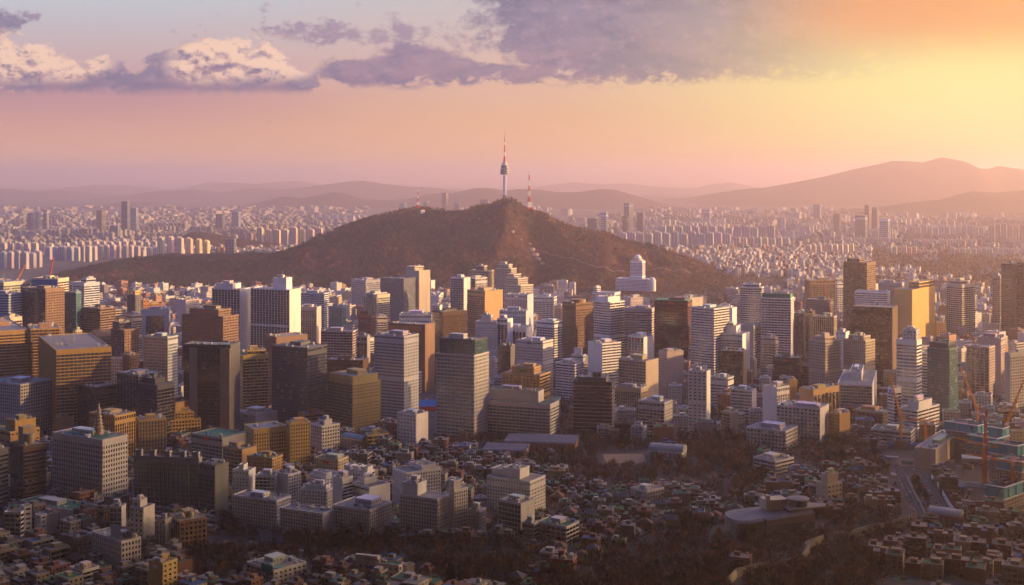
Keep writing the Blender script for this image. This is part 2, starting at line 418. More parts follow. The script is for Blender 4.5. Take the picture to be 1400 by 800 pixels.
# ------------------------------------------------------------------ buildings
OCC = []           # footprints already built on: (x, y, radius)
NOBJ = [0]
WQ = {}
def winmesh(w, h):
    k = (round(w, 2), round(h, 2))
    if k not in WQ:
        mb = MB(); mb.quad((-w/2, 0, 0), (w/2, 0, 0), (w/2, 0, h), (-w/2, 0, h)); WQ[k] = mb.mesh('window', [GLS])
    return WQ[k]
def facade(root, x0, x1, y0, y1, z0, z1, styles, wall, glass, indiv=False, fh=3.8, bw=3.4, base=None, parapet=1.2, roofc=(.25,.24,.23), name='wall', roof=True, seed=0):
    """walls with recessed glazing between real floor slabs and piers; one window row per storey"""
    st = {'f': styles[0], 'r': styles[1], 'b': styles[0], 'l': styles[1]}
    W = MB(); H = z1-z0; n = max(1, int(round((H-1.0)/fh))); fh = (H-1.0)/n
    W.box(x0, x1, y0, y1, z0, z1)
    if not root.get('_r'): pass
    pr_ = random.Random(int(abs(x0*77+z1*31))); plant = set()
    if n > 9 and pr_.random() < .6: plant.add(n-1 - pr_.randint(0, 1))
    if n > 15 and pr_.random() < .4: plant.add(n//2 + pr_.randint(-2, 2))
    faces = {'f': (x0, x1, y0, 'x', -1), 'b': (x0, x1, y1, 'x', 1), 'r': (y0, y1, x1, 'y', 1), 'l': (y0, y1, x0, 'y', -1)}
    rows = [[] for _ in range(n)]; hidden = [[] for _ in range(n)]; strips = []; singles = []
    def fbox(face, a0, a1, d0, d1, za, zb):
        _, _, c, ax, s = faces[face]
        lo, hi = (c + s*d0, c + s*d1) if s > 0 else (c + s*d1, c + s*d0)
        if ax == 'x': W.box(a0, a1, lo, hi, za, zb, 0, True)
        else: W.box(lo, hi, a0, a1, za, zb, 0, True)
    def fquad(face, a0, a1, d, za, zb):
        _, _, c, ax, s = faces[face]; p = c + s*d
        if ax == 'x':
            q = [(a0, p, za), (a1, p, za), (a1, p, zb), (a0, p, zb)]
            return q if s < 0 else q[::-1]
        q = [(p, a0, za), (p, a1, za), (p, a1, zb), (p, a0, zb)]
        return q if s > 0 else q[::-1]
    for fc, (a0, a1, c, ax, s) in faces.items():
        sty = st[fc]; L = a1-a0; zt = z1 - .9
        vis = fc in 'fr'
        if sty == 'blank':
            k = max(2, int(L/9))
            fbox(fc, a0, a1, 0, .22, z0, z1)
            for i in range(1, k): fbox(fc, a0+L*i/k-.12, a0+L*i/k+.12, .22, .3, z0, z1)
            continue
        if sty == 'ribbon':   sp, pier, pd, bwid = .52, .22, .12, bw*2.6
        elif sty == 'dense':  sp, pier, pd, bwid = .34, .3, .22, bw*1.4
        elif sty == 'grid':   sp, pier, pd, bwid = .46, 1.3, .42, bw
        elif sty == 'small':  sp, pier, pd, bwid = .60, 2.3, .42, bw*1.25
        elif sty == 'vert':   sp, pier, pd, bwid = .16, .95, .55, bw*.9
        elif sty == 'bars':   sp, pier, pd, bwid = .12, .7, .75, bw*1.6
        elif sty == 'apt':    sp, pier, pd, bwid = .36, .6, .5, bw*2.2
        else:                 sp, pier, pd, bwid = .13, .14, .14, bw          # curtain
        nb = max(1, int(round(L/bwid))); bwid = L/nb; pier = min(pier, bwid*.5)
        d = .34 if sty not in ('curtain', 'bars', 'vert') else .14
        for k in range(n):
            zz = z0 + k*fh
            if k in plant and sty != 'curtain': fbox(fc, a0, a1, 0, d+.05, zz, zz+fh); continue
            fbox(fc, a0 - (.02 if ax == 'x' else 0), a1 + (.02 if ax == 'x' else 0), 0, d, zz, zz + fh*sp)
            if sty == 'apt' and k: fbox(fc, a0+.3, a1-.3, .02, .9, zz-.12, zz+.16)
            q_ = fquad(fc, a0+.1, a1-.1, .07, zz + fh*sp + .002, zz + fh)
            if indiv and sty in ('grid', 'small', 'apt'):
                if not vis: hidden[k].append(q_)
            else: rows[k].append(q_)
        fbox(fc, a0, a1, 0, d+.12, zt, z1)
        for i in range(nb+1):
            p = a0 + bwid*i; w = pier/2 * (1 if 0 < i < nb else 1.0)
            lo, hi = max(a0, p-w), min(a1, p+w)
            fbox(fc, lo, hi, 0, d+pd*.5, z0, zt+.1)
        if sty in ('grid', 'small', 'apt') and indiv and vis:
            for k in range(n):
                if k in plant: continue
                for i in range(nb): singles.append((fc, a0 + bwid*(i+.5), bwid-pier, z0 + k*fh + fh*sp + .01, fh*(1-sp)-.02))
    pr = .35
    if parapet:
        for b in ((x0-.36, x1+.36, y0-.36, y0+pr, z1-.02, z1+parapet), (x0-.36, x1+.36, y1-pr, y1+.36, z1-.02, z1+parapet),
                  (x0-.36, x0+pr, y0+pr, y1-pr, z1-.02, z1+parapet-.003), (x1-pr, x1+.36, y0+pr, y1-pr, z1-.02, z1+parapet-.003)): W.box(*b, 0, True)
    W.build(name, FAC, root, wall)
    if roof:
        Rf = MB(); Rf.box(x0+pr+.01, x1-pr-.01, y0+pr+.01, y1-pr-.01, z1+.004, z1+.35); Rf.build('roof', ROOF, root, roofc)
    single_faces = {t[0] for t in singles}
    if singles:
        singles.sort(key=lambda t: -t[3]); keep, rest = singles[:100], singles[100:]
        for fc, a, w, z, h in keep:
            c, s = faces[fc][2], faces[fc][4]
            o = link('window', winmesh(w, h), root, glass)
            if fc == 'f': o.location = (a, c - .10, z)
            else: o.location = (c + .10, a, z); o.rotation_euler = (0, 0, R(90))
        hid = MB()
        for fc, a, w, z, h in rest: hid.quad(*fquad(fc, a-w/2, a+w/2, .10, z, z+h))
        for k in range(n):
            for q in hidden[k]:
                hid.quad(*q)
        if hid.f: tag(hid.build('windows', GLS, root, glass), kind='stuff')
    if True:
        for k in range(n):
            if not rows[k]: continue
            g = MB()
            for q in rows[k]: g.quad(*q)
            g.build('window_row', GLS, root, glass)
def unit_box(root, x0, x1, y0, y1, z, h, col, rr, kind='rooftop_unit'):
    b = MB(); b.box(x0, x1, y0, y1, z, z+h); b.box(x0-.25, x1+.25, y0-.25, y1+.25, z+h-.3, z+h+.25, 0, True)
    w = x1-x0
    if w > 5:
        for i in range(int(w/2.6)): b.box(x0+.8+i*2.6, x0+2.1+i*2.6, y0-.12, y0-.02, z+h*.35, z+h*.72, 1, True)
    for i in range(int((y1-y0)/3)): b.box(x1+.02, x1+.12, y0+.8+i*3, y0+2.2+i*3, z+h*.35, z+h*.72, 1, True)
    b.build(kind, [FAC, STEEL], root, col)
def rooftop(root, x0, x1, y0, y1, z, col, rr, dense=1.0):
    L, D = x1-x0, y1-y0; z += .354
    if min(L, D) < 7: return
    if rr.random() < .85:
        w, d = L*rr.uniform(.25, .5), D*rr.uniform(.3, .5); cx, cy = x0 + L*rr.uniform(.35, .65), y0 + D*rr.uniform(.4, .65)
        unit_box(root, cx-w/2, cx+w/2, cy-d/2, cy+d/2, z, rr.uniform(3, 5.5), [min(.8, c*rr.uniform(.85, 1.15)) for c in col], rr, 'penthouse')
    for _ in range(int(rr.uniform(5, 10)*dense)):
        w, d = rr.uniform(1.5, 4.5), rr.uniform(1.5, 4); cx, cy = rr.uniform(x0+3, x1-3), rr.choice([rr.uniform(y0+2.5, y0+D*.22), rr.uniform(y1-D*.2, y1-2.5)])
        g = rr.uniform(.25, .65); b = MB()
        if rr.random() < .25: b.lathe([(w*.45, z), (w*.45, z+2.6), (w*.2, z+3.2), (.05, z+3.3)], 12, cx, cy); b.build('water_tank', PAINT, root, rr.choice([(.5,.45,.2),(.1,.2,.4),(.6,.6,.6)]))
        else:
            b.box(cx-w/2, cx+w/2, cy-d/2, cy+d/2, z, z+rr.uniform(1.2, 2.4)); b.box(cx-w/2+.4, cx+w/2-.4, cy-d/2+.4, cy+d/2-.4, z+2.45, z+2.7, 0, True); b.build('cooling_unit', PAINT, root, (g, g, g*.98))
    b = MB()      # pipe runs and railings
    for _ in range(3):
        px_, py_ = rr.uniform(x0+2, x1-2), rr.uniform(y0+2, y1-2); l = rr.uniform(3, min(L, D)*.45)
        if rr.random() < .5: b.box(px_, min(x1-1.5, px_+l), py_, py_+.5, z+.15, z+.65, 0, True)
        else: b.box(px_, px_+.5, py_, min(y1-1.5, py_+l), z+.15, z+.66, 0, True)
    b.build('duct', PAINT, root, (.42,.42,.42))
    b = MB()
    for (xa, ya, xb, yb_) in ((x0, y0, x1, y0), (x1, y0, x1, y1)): b.bar((xa, ya, z+1.9), (xb, yb_, z+1.9), .07)
    b.build('railing', PAINT, root, (.5,.5,.5))
    if rr.random() < .2:
        w = min(7, L*.3); b = MB(); b.box(x0+L*.5-w/2, x0+L*.5+w/2, y0-.95, y0-.5, z-4.2, z-1.8, 0, True); b.build('sign_board', PAINT, root, rr.choice([(.55,.06,.05), (.05,.12,.4), (.7,.7,.68), (.05,.3,.2)]))
    if rr.random() < .35:
        b = MB(); b.bar((x0+L*.5, y0+D*.5, z), (x0+L*.5, y0+D*.5, z+rr.uniform(7, 13)), .22); b.build('mast', PAINT, root, (.6,.58,.55))
    if rr.random() < .12 and min(L, D) > 20:
        b = MB(); b.lathe([(6, z+.2), (6, z+.9), (5.6, z+.95)], 20, x1-8, y0+8); b.build('helipad', PAINT, root, (.15,.3,.2))
def place(xl, xc, xr, yt, yb, a=None, z0=G0, ratio=.75):
    """turn photo extents of the left face, the corner and the right face into a real footprint"""
    Cy = depth(yb, z0); Cx = (xc-CX)/F*Cy; kl, kr = (xl-CX)/F, (xr-CX)/F
    def sides(a):
        ux, uy, vx, vy = -math.sin(a), math.cos(a), math.cos(a), math.sin(a)
        dl, dr = ux - kl*uy, vx - kr*vy
        return ((kl*Cy-Cx)/dl if dl < -1e-3 else 999), ((kr*Cy-Cx)/dr if dr > 1e-3 else 999)
    if a is None:
        best = None
        for d in range(8, 89):
            wl, wr = sides(R(d))
            if wl < 3 or wr < 3: continue
            c = math.log(wr/wl/ratio)**2 + ((d-58)/26.)**2*.5 + (4 if max(wl, wr) > 130 else 0) + max(0, 14-min(wl, wr))*.15
            if best is None or c < best[0]: best = (c, d)
        a = best[1] if best else 60
    a = R(a); wl, wr = sides(a)
    wl, wr = max(6, min(wl, 160)), max(6, min(wr, 130))
    rz = a - math.pi/2
    cx = Cx - (math.cos(rz)*wl/2 + math.sin(rz)*wr/2); cy = Cy - (math.sin(rz)*wl/2 - math.cos(rz)*wr/2)
    H = CAMZ - (yt-HY)*Cy/F - z0
    return Vector((cx, cy, z0)), rz, wl, wr, H, Cy
def occupy(p, rz, wl, wr):
    OCC.append((p.x, p.y, rz, wl/2, wr/2))
def free(x, y, r):
    for (ox, oy, rz, hw, hd) in OCC:
        dx_, dy_ = x-ox, y-oy
        if abs(dx_) > hw+hd+r or abs(dy_) > hw+hd+r: continue
        c, s = math.cos(-rz), math.sin(-rz); u, v = dx_*c - dy_*s, dx_*s + dy_*c
        if abs(u) < hw+r and abs(v) < hd+r: return False
    return True
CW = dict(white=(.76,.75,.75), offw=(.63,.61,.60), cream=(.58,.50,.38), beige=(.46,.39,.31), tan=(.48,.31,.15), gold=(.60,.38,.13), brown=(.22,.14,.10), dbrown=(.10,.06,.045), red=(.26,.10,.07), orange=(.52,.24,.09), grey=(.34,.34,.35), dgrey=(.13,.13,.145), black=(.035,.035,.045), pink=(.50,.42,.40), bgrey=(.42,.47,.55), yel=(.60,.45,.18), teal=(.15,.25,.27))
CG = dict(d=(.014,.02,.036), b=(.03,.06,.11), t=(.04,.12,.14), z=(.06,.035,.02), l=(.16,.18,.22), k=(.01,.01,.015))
RC = [(.22,.21,.21), (.30,.29,.28), (.24,.22,.2), (.20,.19,.18), (.28,.27,.25), (.32,.29,.25), (.10,.16,.11)]
def B(label, xl, xc, xr, yt, yb, st='grid', wall='white', glass='d', name='office_tower', cat=None, tiers=(), a=None, ratio=.75, roofc=None, z0=G0, fh=3.8, bw=3.4, group=None, top=True, extra=None):
    p, rz, wl, wr, H, Cy = place(xl, xc, xr, yt, yb, a, z0, ratio); occupy(p, rz, wl, wr)
    rr = random.Random(hash(label) % 99991 if False else sum(ord(c)*(i+1) for i, c in enumerate(label)))
    root = empty(name, p, rz, label, cat or {'office_tower': 'tower', 'office_building': 'office building', 'apartment_block': 'apartment block', 'hotel': 'hotel'}.get(name, 'building'), group)
    st = (st, st) if isinstance(st, str) else st
    w = CW[wall] if isinstance(wall, str) else wall; g = CG[glass]
    indiv = (Cy < 1700)
    rc = roofc or rr.choice(RC)
    facade(root, -wl/2, wl/2, -wr/2, wr/2, -1, H, st, w, g, indiv, fh, bw, roofc=rc)
    mpp = Cy/F; zt = H
    for t in tiers:     # (fx0, fx1, fy0, fy1, height in photo px, [style, wall])
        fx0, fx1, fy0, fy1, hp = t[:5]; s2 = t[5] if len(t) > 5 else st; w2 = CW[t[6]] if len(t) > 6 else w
        s2 = (s2, s2) if isinstance(s2, str) else s2
        X0, X1, Y0, Y1 = -wl/2+wl*fx0, -wl/2+wl*fx1, -wr/2+wr*fy0, -wr/2+wr*fy1
        sub = empty('upper_tier', (0, 0, 0)); sub.parent = root
        facade(sub, X0, X1, Y0, Y1, H+.36, H+.36+hp*mpp, s2, w2, g, False, fh, bw, roofc=rc)
    if top:
        if tiers:
            fx0, fx1, fy0, fy1, hp = tiers[0][:5]
            rooftop(root, -wl/2+wl*fx0, -wl/2+wl*fx1, -wr/2+wr*fy0, -wr/2+wr*fy1, H+.36+hp*mpp, w, rr, .7)
        else: rooftop(root, -wl/2, wl/2, -wr/2, wr/2, H, w, rr)
    if isinstance(extra, str): extra = globals()["x_" + extra]
    if extra: extra(root, wl, wr, H, mpp)
    return root
# ------------------------------------------------------------------ special features of single towers
def x_angular(root, wl, wr, H, mpp):
    b = MB(); p = [(-wl*.05, -wr*.2), (wl*.42, -wr*.45), (wl*.46, wr*.1), (wl*.1, wr*.4)]; z = [H+9, H+12, H+10, H+6]
    for i in (0, 2, 3):
        j = (i+1) % 4; a, c = p[i], p[j]; n = Vector((c[1]-a[1], a[0]-c[0], 0)).normalized()*.6
        b.poly([(a[0], a[1], H+.4), (c[0], c[1], H+.4), (c[0], c[1], z[j]), (a[0], a[1], z[i])])
        b.poly([(a[0]-n.x, a[1]-n.y, H+.4), (a[0]-n.x, a[1]-n.y, z[i]), (c[0]-n.x, c[1]-n.y, z[j]), (c[0]-n.x, c[1]-n.y, H+.4)])
        b.poly([(a[0], a[1], z[i]), (c[0], c[1], z[j]), (c[0]-n.x, c[1]-n.y, z[j]), (a[0]-n.x, a[1]-n.y, z[i])])
    b.build('roof_screen', FAC, root, (.30,.27,.30))
def x_drum(root, wl, wr, H, mpp):
    b = MB(); b.lathe([(5, H+.4), (5, H+10), (4.6, H+10.1)], 24, wl*.05, 0); b.build('stair_drum', FAC, root, (.42,.34,.26))
    b = MB(); b.box(-wl*.4, -wl*.05, -wr*.2, wr*.3, H+.4, H+16); b.build('lift_tower', FAC, root, (.48,.36,.2))
def x_fins(root, wl, wr, H, mpp):
    for k in range(13):
        z = 4 + k*(H-4)/13.; b = MB(); b.box(-wl/2-1.3, wl/2+1.3, -wr/2-1.3, wr/2+1.3, z, z+.55, 0, True); b.build('sunshade_fin', FAC, root, (.42,.36,.35))
def x_horns(root, wl, wr, H, mpp):
    for s in (-1, 1):
        b = MB(); y0 = -wr/2-1.2; n = 12; pts = []
        for i in range(n+1):
            t = i/n; x = s*wl*(.49 - .24*t**2); z = -1 + (H+3)*1.0*t
            pts.append((x, z))
        for i in range(n):
            (xa, za), (xb, zb) = pts[i], pts[i+1]
            b.bar((xa, y0, za), (xb, y0, zb), 1.0); b.bar((xa, wr/2+1, za), (xb, wr/2+1, zb), 1.0)
        b.bar((pts[-1][0], y0, H+2), (pts[-1][0], wr/2+1, H+2), 1.2)
        b.bar((s*wl*.49, y0, 0), (s*wl*.49, y0, H-2), 1.0); b.bar((s*wl*.49, y0, H-2), (pts[-1][0], y0, H+2), 1.0)
        b.build('curved_frame', FAC, root, (.68,.62,.5))
    b = MB(); b.box(-wl*.2, wl*.2, -wr/2-.9, -wr/2-.5, 2, H+.3, 0, True); b.build('glass_centre', GLS, root, (.03,.09,.11))
def x_orangeband(root, wl, wr, H, mpp):
    b = MB(); b.box(-wl/2-.5, wl/2+.9, -wr/2-.95, -wr/2-.62, H-9, H-2, 0, True); b.build('copper_band', FAC, root, (.42,.20,.08))
    b = MB(); b.box(wl/2-5, wl/2+1.2, -wr/2-2, -wr/2+4, 0, H+1.5); b.build('end_pier', FAC, root, (.20,.11,.08))
def x_pagoda(root, wl, wr, H, mpp):
    cx, cy = wl*.12, wr*.12; pr = [(6.5, 0), (6.5, 2.5), (5.2, 3), (5.2, 8)]
    z = 8
    for r in (6.5, 5.4, 4.6, 3.9, 3.3, 2.7):
        pr += [(r*.75, z), (r, z+.6), (r*1.05, z+2.2), (r*.72, z+2.9), (r*.62, z+4.6)]; z += 4.6
    pr += [(2.2, z), (1.4, z+1.5), (1.1, z+4), (.3, z+5), (.25, z+9), (.02, z+9.1)]
    b = MB(); b.lathe([(r*.72, H+.4+q*.72) for r, q in pr], 16, cx, cy); b.build('pagoda_mast', FAC, root, (.48,.36,.28))
    b = MB(); b.box(-wl*.42, wl*.4, -wr*.35, wr*.38, H+.36, H+.5); b.build('green_roof', ROOF, root, (.03,.16,.10))
def x_pier(root, wl, wr, H, mpp):
    for a, c, w, col in ((-.36, -.2, 1.0, (.38,.34,.32)), (.30, .5, 1.2, (.40,.30,.2))):
        b = MB(); b.box(wl*a, wl*c, -wr/2-w-1, -wr/2-.3, 0, H-3); b.build('stone_pier', FAC, root, col)
def x_portal(root, wl, wr, H, mpp):
    b = MB(); b.box(-wl*.33, wl*.33, -wr/2-.45, -wr/2-.3, -1, H-9, 0, True); b.build('glass_front', GLS, root, (.02,.04,.05))
    b = MB()
    for k in range(18): b.box(-wl*.33, wl*.33, -wr/2-.62, -wr/2-.47, k*(H-9)/18, k*(H-9)/18+.7, 0, True)
    b.build('spandrel_bars', FAC, root, (.10,.10,.12))
def x_screen(root, wl, wr, H, mpp):
    b = MB(); b.box(-wl*.25, wl*.4, -wr*.3, -wr*.3+1, H+2.5, H+12, 0, True)
    for x in (-wl*.2, wl*.35): b.bar((x, -wr*.3+.8, H), (x, -wr*.3+.8, H+3), .3)
    b.build('screen_frame', STEEL, root)
    m = bpy.data.materials.new('lit_screen'); m.use_nodes = True; t = m.node_tree; E.nt = t; bs = t.nodes['Principled BSDF']
    x, y, z = sep(objcoord()); c = ramp(ss(z + x*.15, H+2, H+12), [(0, (.1,.5,.4,1)), (.5, (.2,.7,.8,1)), (.75, (.6,.65,.7,1)), (1, (.1,.2,.7,1))])
    t.links.new(c.k, bs.inputs['Emission Color']); bs.inputs['Emission Strength'].default_value = .5; bs.inputs['Base Color'].default_value = (.02,.02,.02,1)
    b = MB(); b.box(-wl*.25+.4, wl*.4-.4, -wr*.3-.08, -wr*.3-.01, H+2.9, H+11.6, 0, True); b.build('colour_screen', m, root)
def x_signpanel(root, wl, wr, H, mpp):
    b = MB(); b.box(wl*.08, wl*.5, -wr/2-1.1, -wr/2-.7, H-1, H+4.5, 0, True); b.build('sign_panel', PAINT, root, (.02,.22,.16))
    b = MB(); b.box(-wl*.18, -wl*.1, -wr/2-1.0, -wr/2-.6, 0, H, 0, True); b.build('yellow_column', PAINT, root, (.6,.38,.05))
def x_tanks(root, wl, wr, H, mpp):
    for y in (-wr*.3, wr*.05):
        b = MB(); b.lathe([(2.6, H+.4), (2.6, H+2.4), (2.2, H+4), (1.2, H+4.9), (.05, H+5.1)], 16, wl*.15, y); b.build('water_tank', PAINT, root, (.5,.4,.28))
# ------------------------------------------------------------------ named towers, far rows first
def crown(root, wl, wr, H, mpp):
    b = MB(); b.lathe([(wl*.36, H+.4), (wl*.36, H+4.2), (wl*.40, H+4.3), (wl*.40, H+5.6), (wl*.3, H+5.7)], 24); b.build('round_crown', FAC, root, (.30,.20,.12))
def scaffold(root, wl, wr, H, mpp):
    b = MB()
    for i in range(7):
        x = -wl/2+1+i*(wl-2)/6
        for y in (-wr/2+1, wr/2-1): b.bar((x, y, H), (x, y, H+8), .22)
    for z in (3, 6, 8):
        for y in (-wr/2+1, wr/2-1): b.bar((-wl/2, y, H+z), (wl/2, y, H+z), .2)
    b.box(-wl/2+1.2, wl/2-1.2, -wr/2+1.3, -wr/2+1.5, H+.5, H+7.4); b.box(wl/2-1.4, wl/2-1.2, -wr/2+1.6, wr/2-1.3, H+.5, H+7.4); b.build('scaffold_netting', PAINT, root, (.06,.22,.16))
def arches(root, wl, wr, H, mpp):
    b = MB()
    for i in range(7):
        y = -wr/2 + wr*(i+.5)/7 if wr > wl else None
        n = 14; w = (wr if wr > wl else wl)/7*.36
        big = 1.35 if i == 3 else 1.0; zt = H-6 if i != 3 else H-5
        pts = [(-w*big, 4), (w*big, 4)] + [(w*big*math.cos(math.pi*k/n), zt-w + w*math.sin(math.pi*k/n)) for k in range(n+1)]
        if wr > wl: b.poly([(wl/2+.62, y+p[0], p[1]) for p in pts])
        else:
            x = -wl/2 + wl*(i+.5)/7; b.poly([(x+p[0], -wr/2-.62, p[1]) for p in pts])
    b.build('arched_window', GLS, root, (.03,.025,.03))
def sign(text, col, face='f', size=5, z=-6, dx=0, dim=None):
    def f(root, wl, wr, H, mpp):
        cu = bpy.data.curves.new('sign_letters', 'FONT'); cu.body = text; cu.size = size; cu.extrude = .12; cu.align_x = 'CENTER'
        cu.materials.append(PAINT); o = bpy.data.objects.new('sign_letters', cu); COL.objects.link(o); o.parent = root; o.color = col + (1,)
        if face == 'f': o.location = (dx*wl, -wr/2-.85, H+z); o.rotation_euler = (R(90), 0, 0)
        else: o.location = (wl/2+.85, dx*wr, H+z); o.rotation_euler = (R(90), 0, R(90))
    return f
def rooflights(root, wl, wr, H, mpp): pass
def latticeroof(root, wl, wr, H, mpp):
    b = MB(); n = 9
    for i in range(n+1):
        x = -wl*.45 + wl*.9*i/n; z = H + 2 + 7*math.sin(math.pi*i/n)
        for y in (-wr*.4, 0, wr*.4): b.bar((x, y, H), (x, y, z), .5)
        b.bar((x, -wr*.4, z), (x, wr*.4, z), .5)
        if i: b.bar((px_, -wr*.4, pz_), (x, -wr*.4, z), .5); b.bar((px_, wr*.4, pz_), (x, wr*.4, z), .5)
        px_, pz_ = x, z
    b.build('roof_lattice', FAC, root, (.45,.30,.20))
def billboard(root, wl, wr, H, mpp):
    b = MB(); w = wl*.34; b.box(-w, w, -wr*.2, -wr*.2+1, H+2.5, H+11, 0, True)
    for x in (-w+1, w-1): b.bar((x, -wr*.2+.8, H), (x, -wr*.2+.8, H+3), .3)
    b.build('blank_billboard', PAINT, root, (.62,.62,.66))
def pediment(root, wl, wr, H, mpp): pass
def bluewrap(root, wl, wr, H, mpp):
    b = MB(); b.box(-wl/2-.9, wl/2+.4, -wr/2-1.5, -wr/2-.95, H-20, H-1, 0, True); b.build('blue_sheeting', BLUE, root)
def redtop(root, wl, wr, H, mpp):
    b = MB(); b.box(-wl/2-.2, wl/2+.2, -wr/2-.2, wr/2+.2, H+1.25, H+1.9, 0, True); b.build('green_roof_edge', PAINT, root, (.05,.30,.14))
def bluedots(root, wl, wr, H, mpp):
    b = MB(); b.lathe([(.01, 0), (2.6, 0), (2.6, .3)], 20); o = b.build('yellow_disc', PAINT, root, (.75,.5,.05)); o.location = (-wl*.1, -wr/2-.55, H-22); o.rotation_euler = (R(90), 0, 0)
# ---- towers at the foot of the hill
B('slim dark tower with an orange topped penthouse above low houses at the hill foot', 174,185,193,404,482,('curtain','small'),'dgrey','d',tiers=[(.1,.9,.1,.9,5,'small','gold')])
B('small orange sunlit block beside the slim dark tower',194,196,204,411,474,'small','orange','d','office_building')
B('low gold sunlit block next to the small orange one',204,206,217,416,470,'ribbon','gold','d','office_building')
B('pale pink flat roofed block beneath the two dark striped hotels',240,254,272,411,458,'small','pink','d','office_building')
B('long grey office slab against the dark foot of the hill',481,500,526,384,440,'ribbon','grey','b','office_building')
B('grey office slab behind the cream tower, with a low side wing',411,443,450,402,474,'ribbon','bgrey','d','office_building')
B('teal glass block between the grey slab and the cream tower',449,467,473,421,476,'curtain','teal','t','office_building')
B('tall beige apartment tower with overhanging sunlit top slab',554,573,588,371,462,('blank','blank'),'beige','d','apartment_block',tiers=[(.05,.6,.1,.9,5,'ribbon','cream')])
B('dark glass tower with fins left of the tall beige apartment tower'.replace('left of','beside'),520,552,568,382,465,('vert','curtain'),'dgrey','l')
B('narrow orange brick tower squeezed beside the finned glass tower',532,541,550,406,462,('blank','small'),'orange','d','office_building')
B('stone apartment tower with stepped cap behind the twin dark towers',642,668,675,371,458,'vert','beige','d','apartment_block',tiers=[(.3,.7,.2,.8,6)])
B('dark glass twin tower with white edge walls and a round blue emblem',616,634,643,381,480,('curtain','blank'),'offw','b', extra=None)
B('dark glass twin tower with sunlit white fins, plain front',639,650,666,381,478,('curtain','vert'),'offw','d')
B('tall terraced tower of stacked sunlit cream floors at the hill foot',678,699,706,368,460,'dense','cream','l','apartment_block',tiers=[(.1,.8,.1,.8,5)])
B('second terraced cream tower stepping down towards the hill valley',690,712,729,391,470,'dense','cream','l','apartment_block',tiers=[(0,.75,.1,.9,9),(.0,.4,.2,.8,14)])
B('grey blue office tower with vertical slots and a red mark',691,721,729,404,480,('vert','blank'),'bgrey','l')
B('white apartment slab with dark vertical recesses under the hill',730,757,761,407,446,'apt','offw','d','apartment_block')
B('small pinkish tower with vertical slots in front of the white apartments',758,768,771,419,466,'vert','pink','d','office_building')
B('white apartment slab with a water tower at the hill foot',810,840,848,401,444,'apt','offw','d','apartment_block',tiers=[(.0,.15,.2,.8,6)])
B('pink apartment block beside the white slab with the water tower',850,862,879,408,446,'small','pink','d','apartment_block')
B('cream sunlit hall behind the dark red tower',923,943,966,408,468,('ribbon','blank'),'cream','d','office_building')
B('dark low office block under the orange twin faced tower',1102,1135,1139,411,460,'ribbon','dgrey','d','office_building')
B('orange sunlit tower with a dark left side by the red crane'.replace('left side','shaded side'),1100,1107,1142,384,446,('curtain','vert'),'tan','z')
B('white balcony tower standing just behind the orange sunlit tower',1139,1145,1153,388,440,'dense','offw','d','apartment_block')
B('very tall dark bronze tower with stepped top in front of the brown park',1153,1185,1197,360,468,('curtain','ribbon'),'brown','z',tiers=[(.1,.6,.2,.8,4)])
B('grey slab office with white rooftop plant behind the orange cube',1201,1233,1236,388,452,'ribbon','grey','d')
B('small white block with sunlit roof between the grey slab and the orange cube',1233,1245,1265,386,446,'small','cream','d','office_building')
B('beige apartment tower with stepped top and many balconies near the forest',1294,1315,1333,390,470,'dense','cream','d','apartment_block',tiers=[(.15,.75,.15,.85,4)])
B('narrow dark apartment tower in front of the tallest pair by the forest',1357,1367,1371,378,470,'dense','grey','d','apartment_block')
B('tallest of the brown glass apartment towers beside the forest',1369,1387,1394,362,474,'dense','brown','d','apartment_block')
B('brown glass apartment tower cut by the picture edge',1390,1405,1420,360,476,'dense','brown','z','apartment_block')
B('small beige tower beside the golden cube',1278,1281,1293,442,476,'small','tan','d','office_building')
# ---- second row
B('bright white striped tower with a sunlit gold flank in the far west'.replace(' in the far west',''),94,115,136,388,492,'ribbon','bgrey','d',tiers=[(.62,.95,.2,.8,5)])
B('unfinished tower with blue sheeting on its front and a sunlit bare frame',44,79,94,382,505,('ribbon','apt'),'cream','d','office_tower',extra=bluewrap)
B('cream banded tower at the edge with curved glass end',-30,5,41,387,508,'dense','cream','t')
B('dark green faceted glass tower beside the brown tower',88,104,111,401,512,'curtain','teal','t')
B('brown shaded tower with one orange sunlit striped side',111,137,157,423,512,('ribbon','ribbon'),'brown','d')
B('cream ribbon office squeezed beside the orange striped side',155,158,170,424,505,'ribbon','cream','d','office_building')
B('white striped office stepping up beneath the grey frame building',172,181,194,432,505,'dense','cream','d','office_building')
B('grey portal framed building with a recessed dark glass front',193,231,233,424,500,('blank','blank'),'bgrey','d','office_tower', extra='portal')
B('striped hotel tower with white penthouse and long dark vertical windows',290,328,342,396,505,('bars','blank'),'offw','k','hotel',cat='hotel',a=70,tiers=[(.1,.7,.1,.9,6,'blank','offw')],extra=None)
B('wider striped hotel tower with a tall white lift shaft on its roof',343,396,411,397,508,('bars','blank'),'offw','k','hotel',cat='hotel',a=66,tiers=[(.52,.86,.2,.7,15,'blank','white')])
B('cream tower with fine vertical ribs and a gridded crown',401,433,439,421,500,('vert','blank'),'pink','d')
B('two horned building with curved sunlit white frames',497,516,533,404,484,('dense','dense'),'cream','t','office_tower',extra='horns')
B('red brick office block in front of the two horned building',490,508,514,432,486,'ribbon','red','d','office_building',tiers=[(.0,.4,.2,.8,5)])
B('small cream block hugging the red brick office',514,516,529,434,490,'dense','cream','d','office_building')
B('white colonnaded office with tall vertical fins',546,590,593,431,505,'vert','white','d')
B('tan and grey office tower with broad sunlit side near the twin towers',639,663,687,399,488,('dense','blank'),'tan','d')
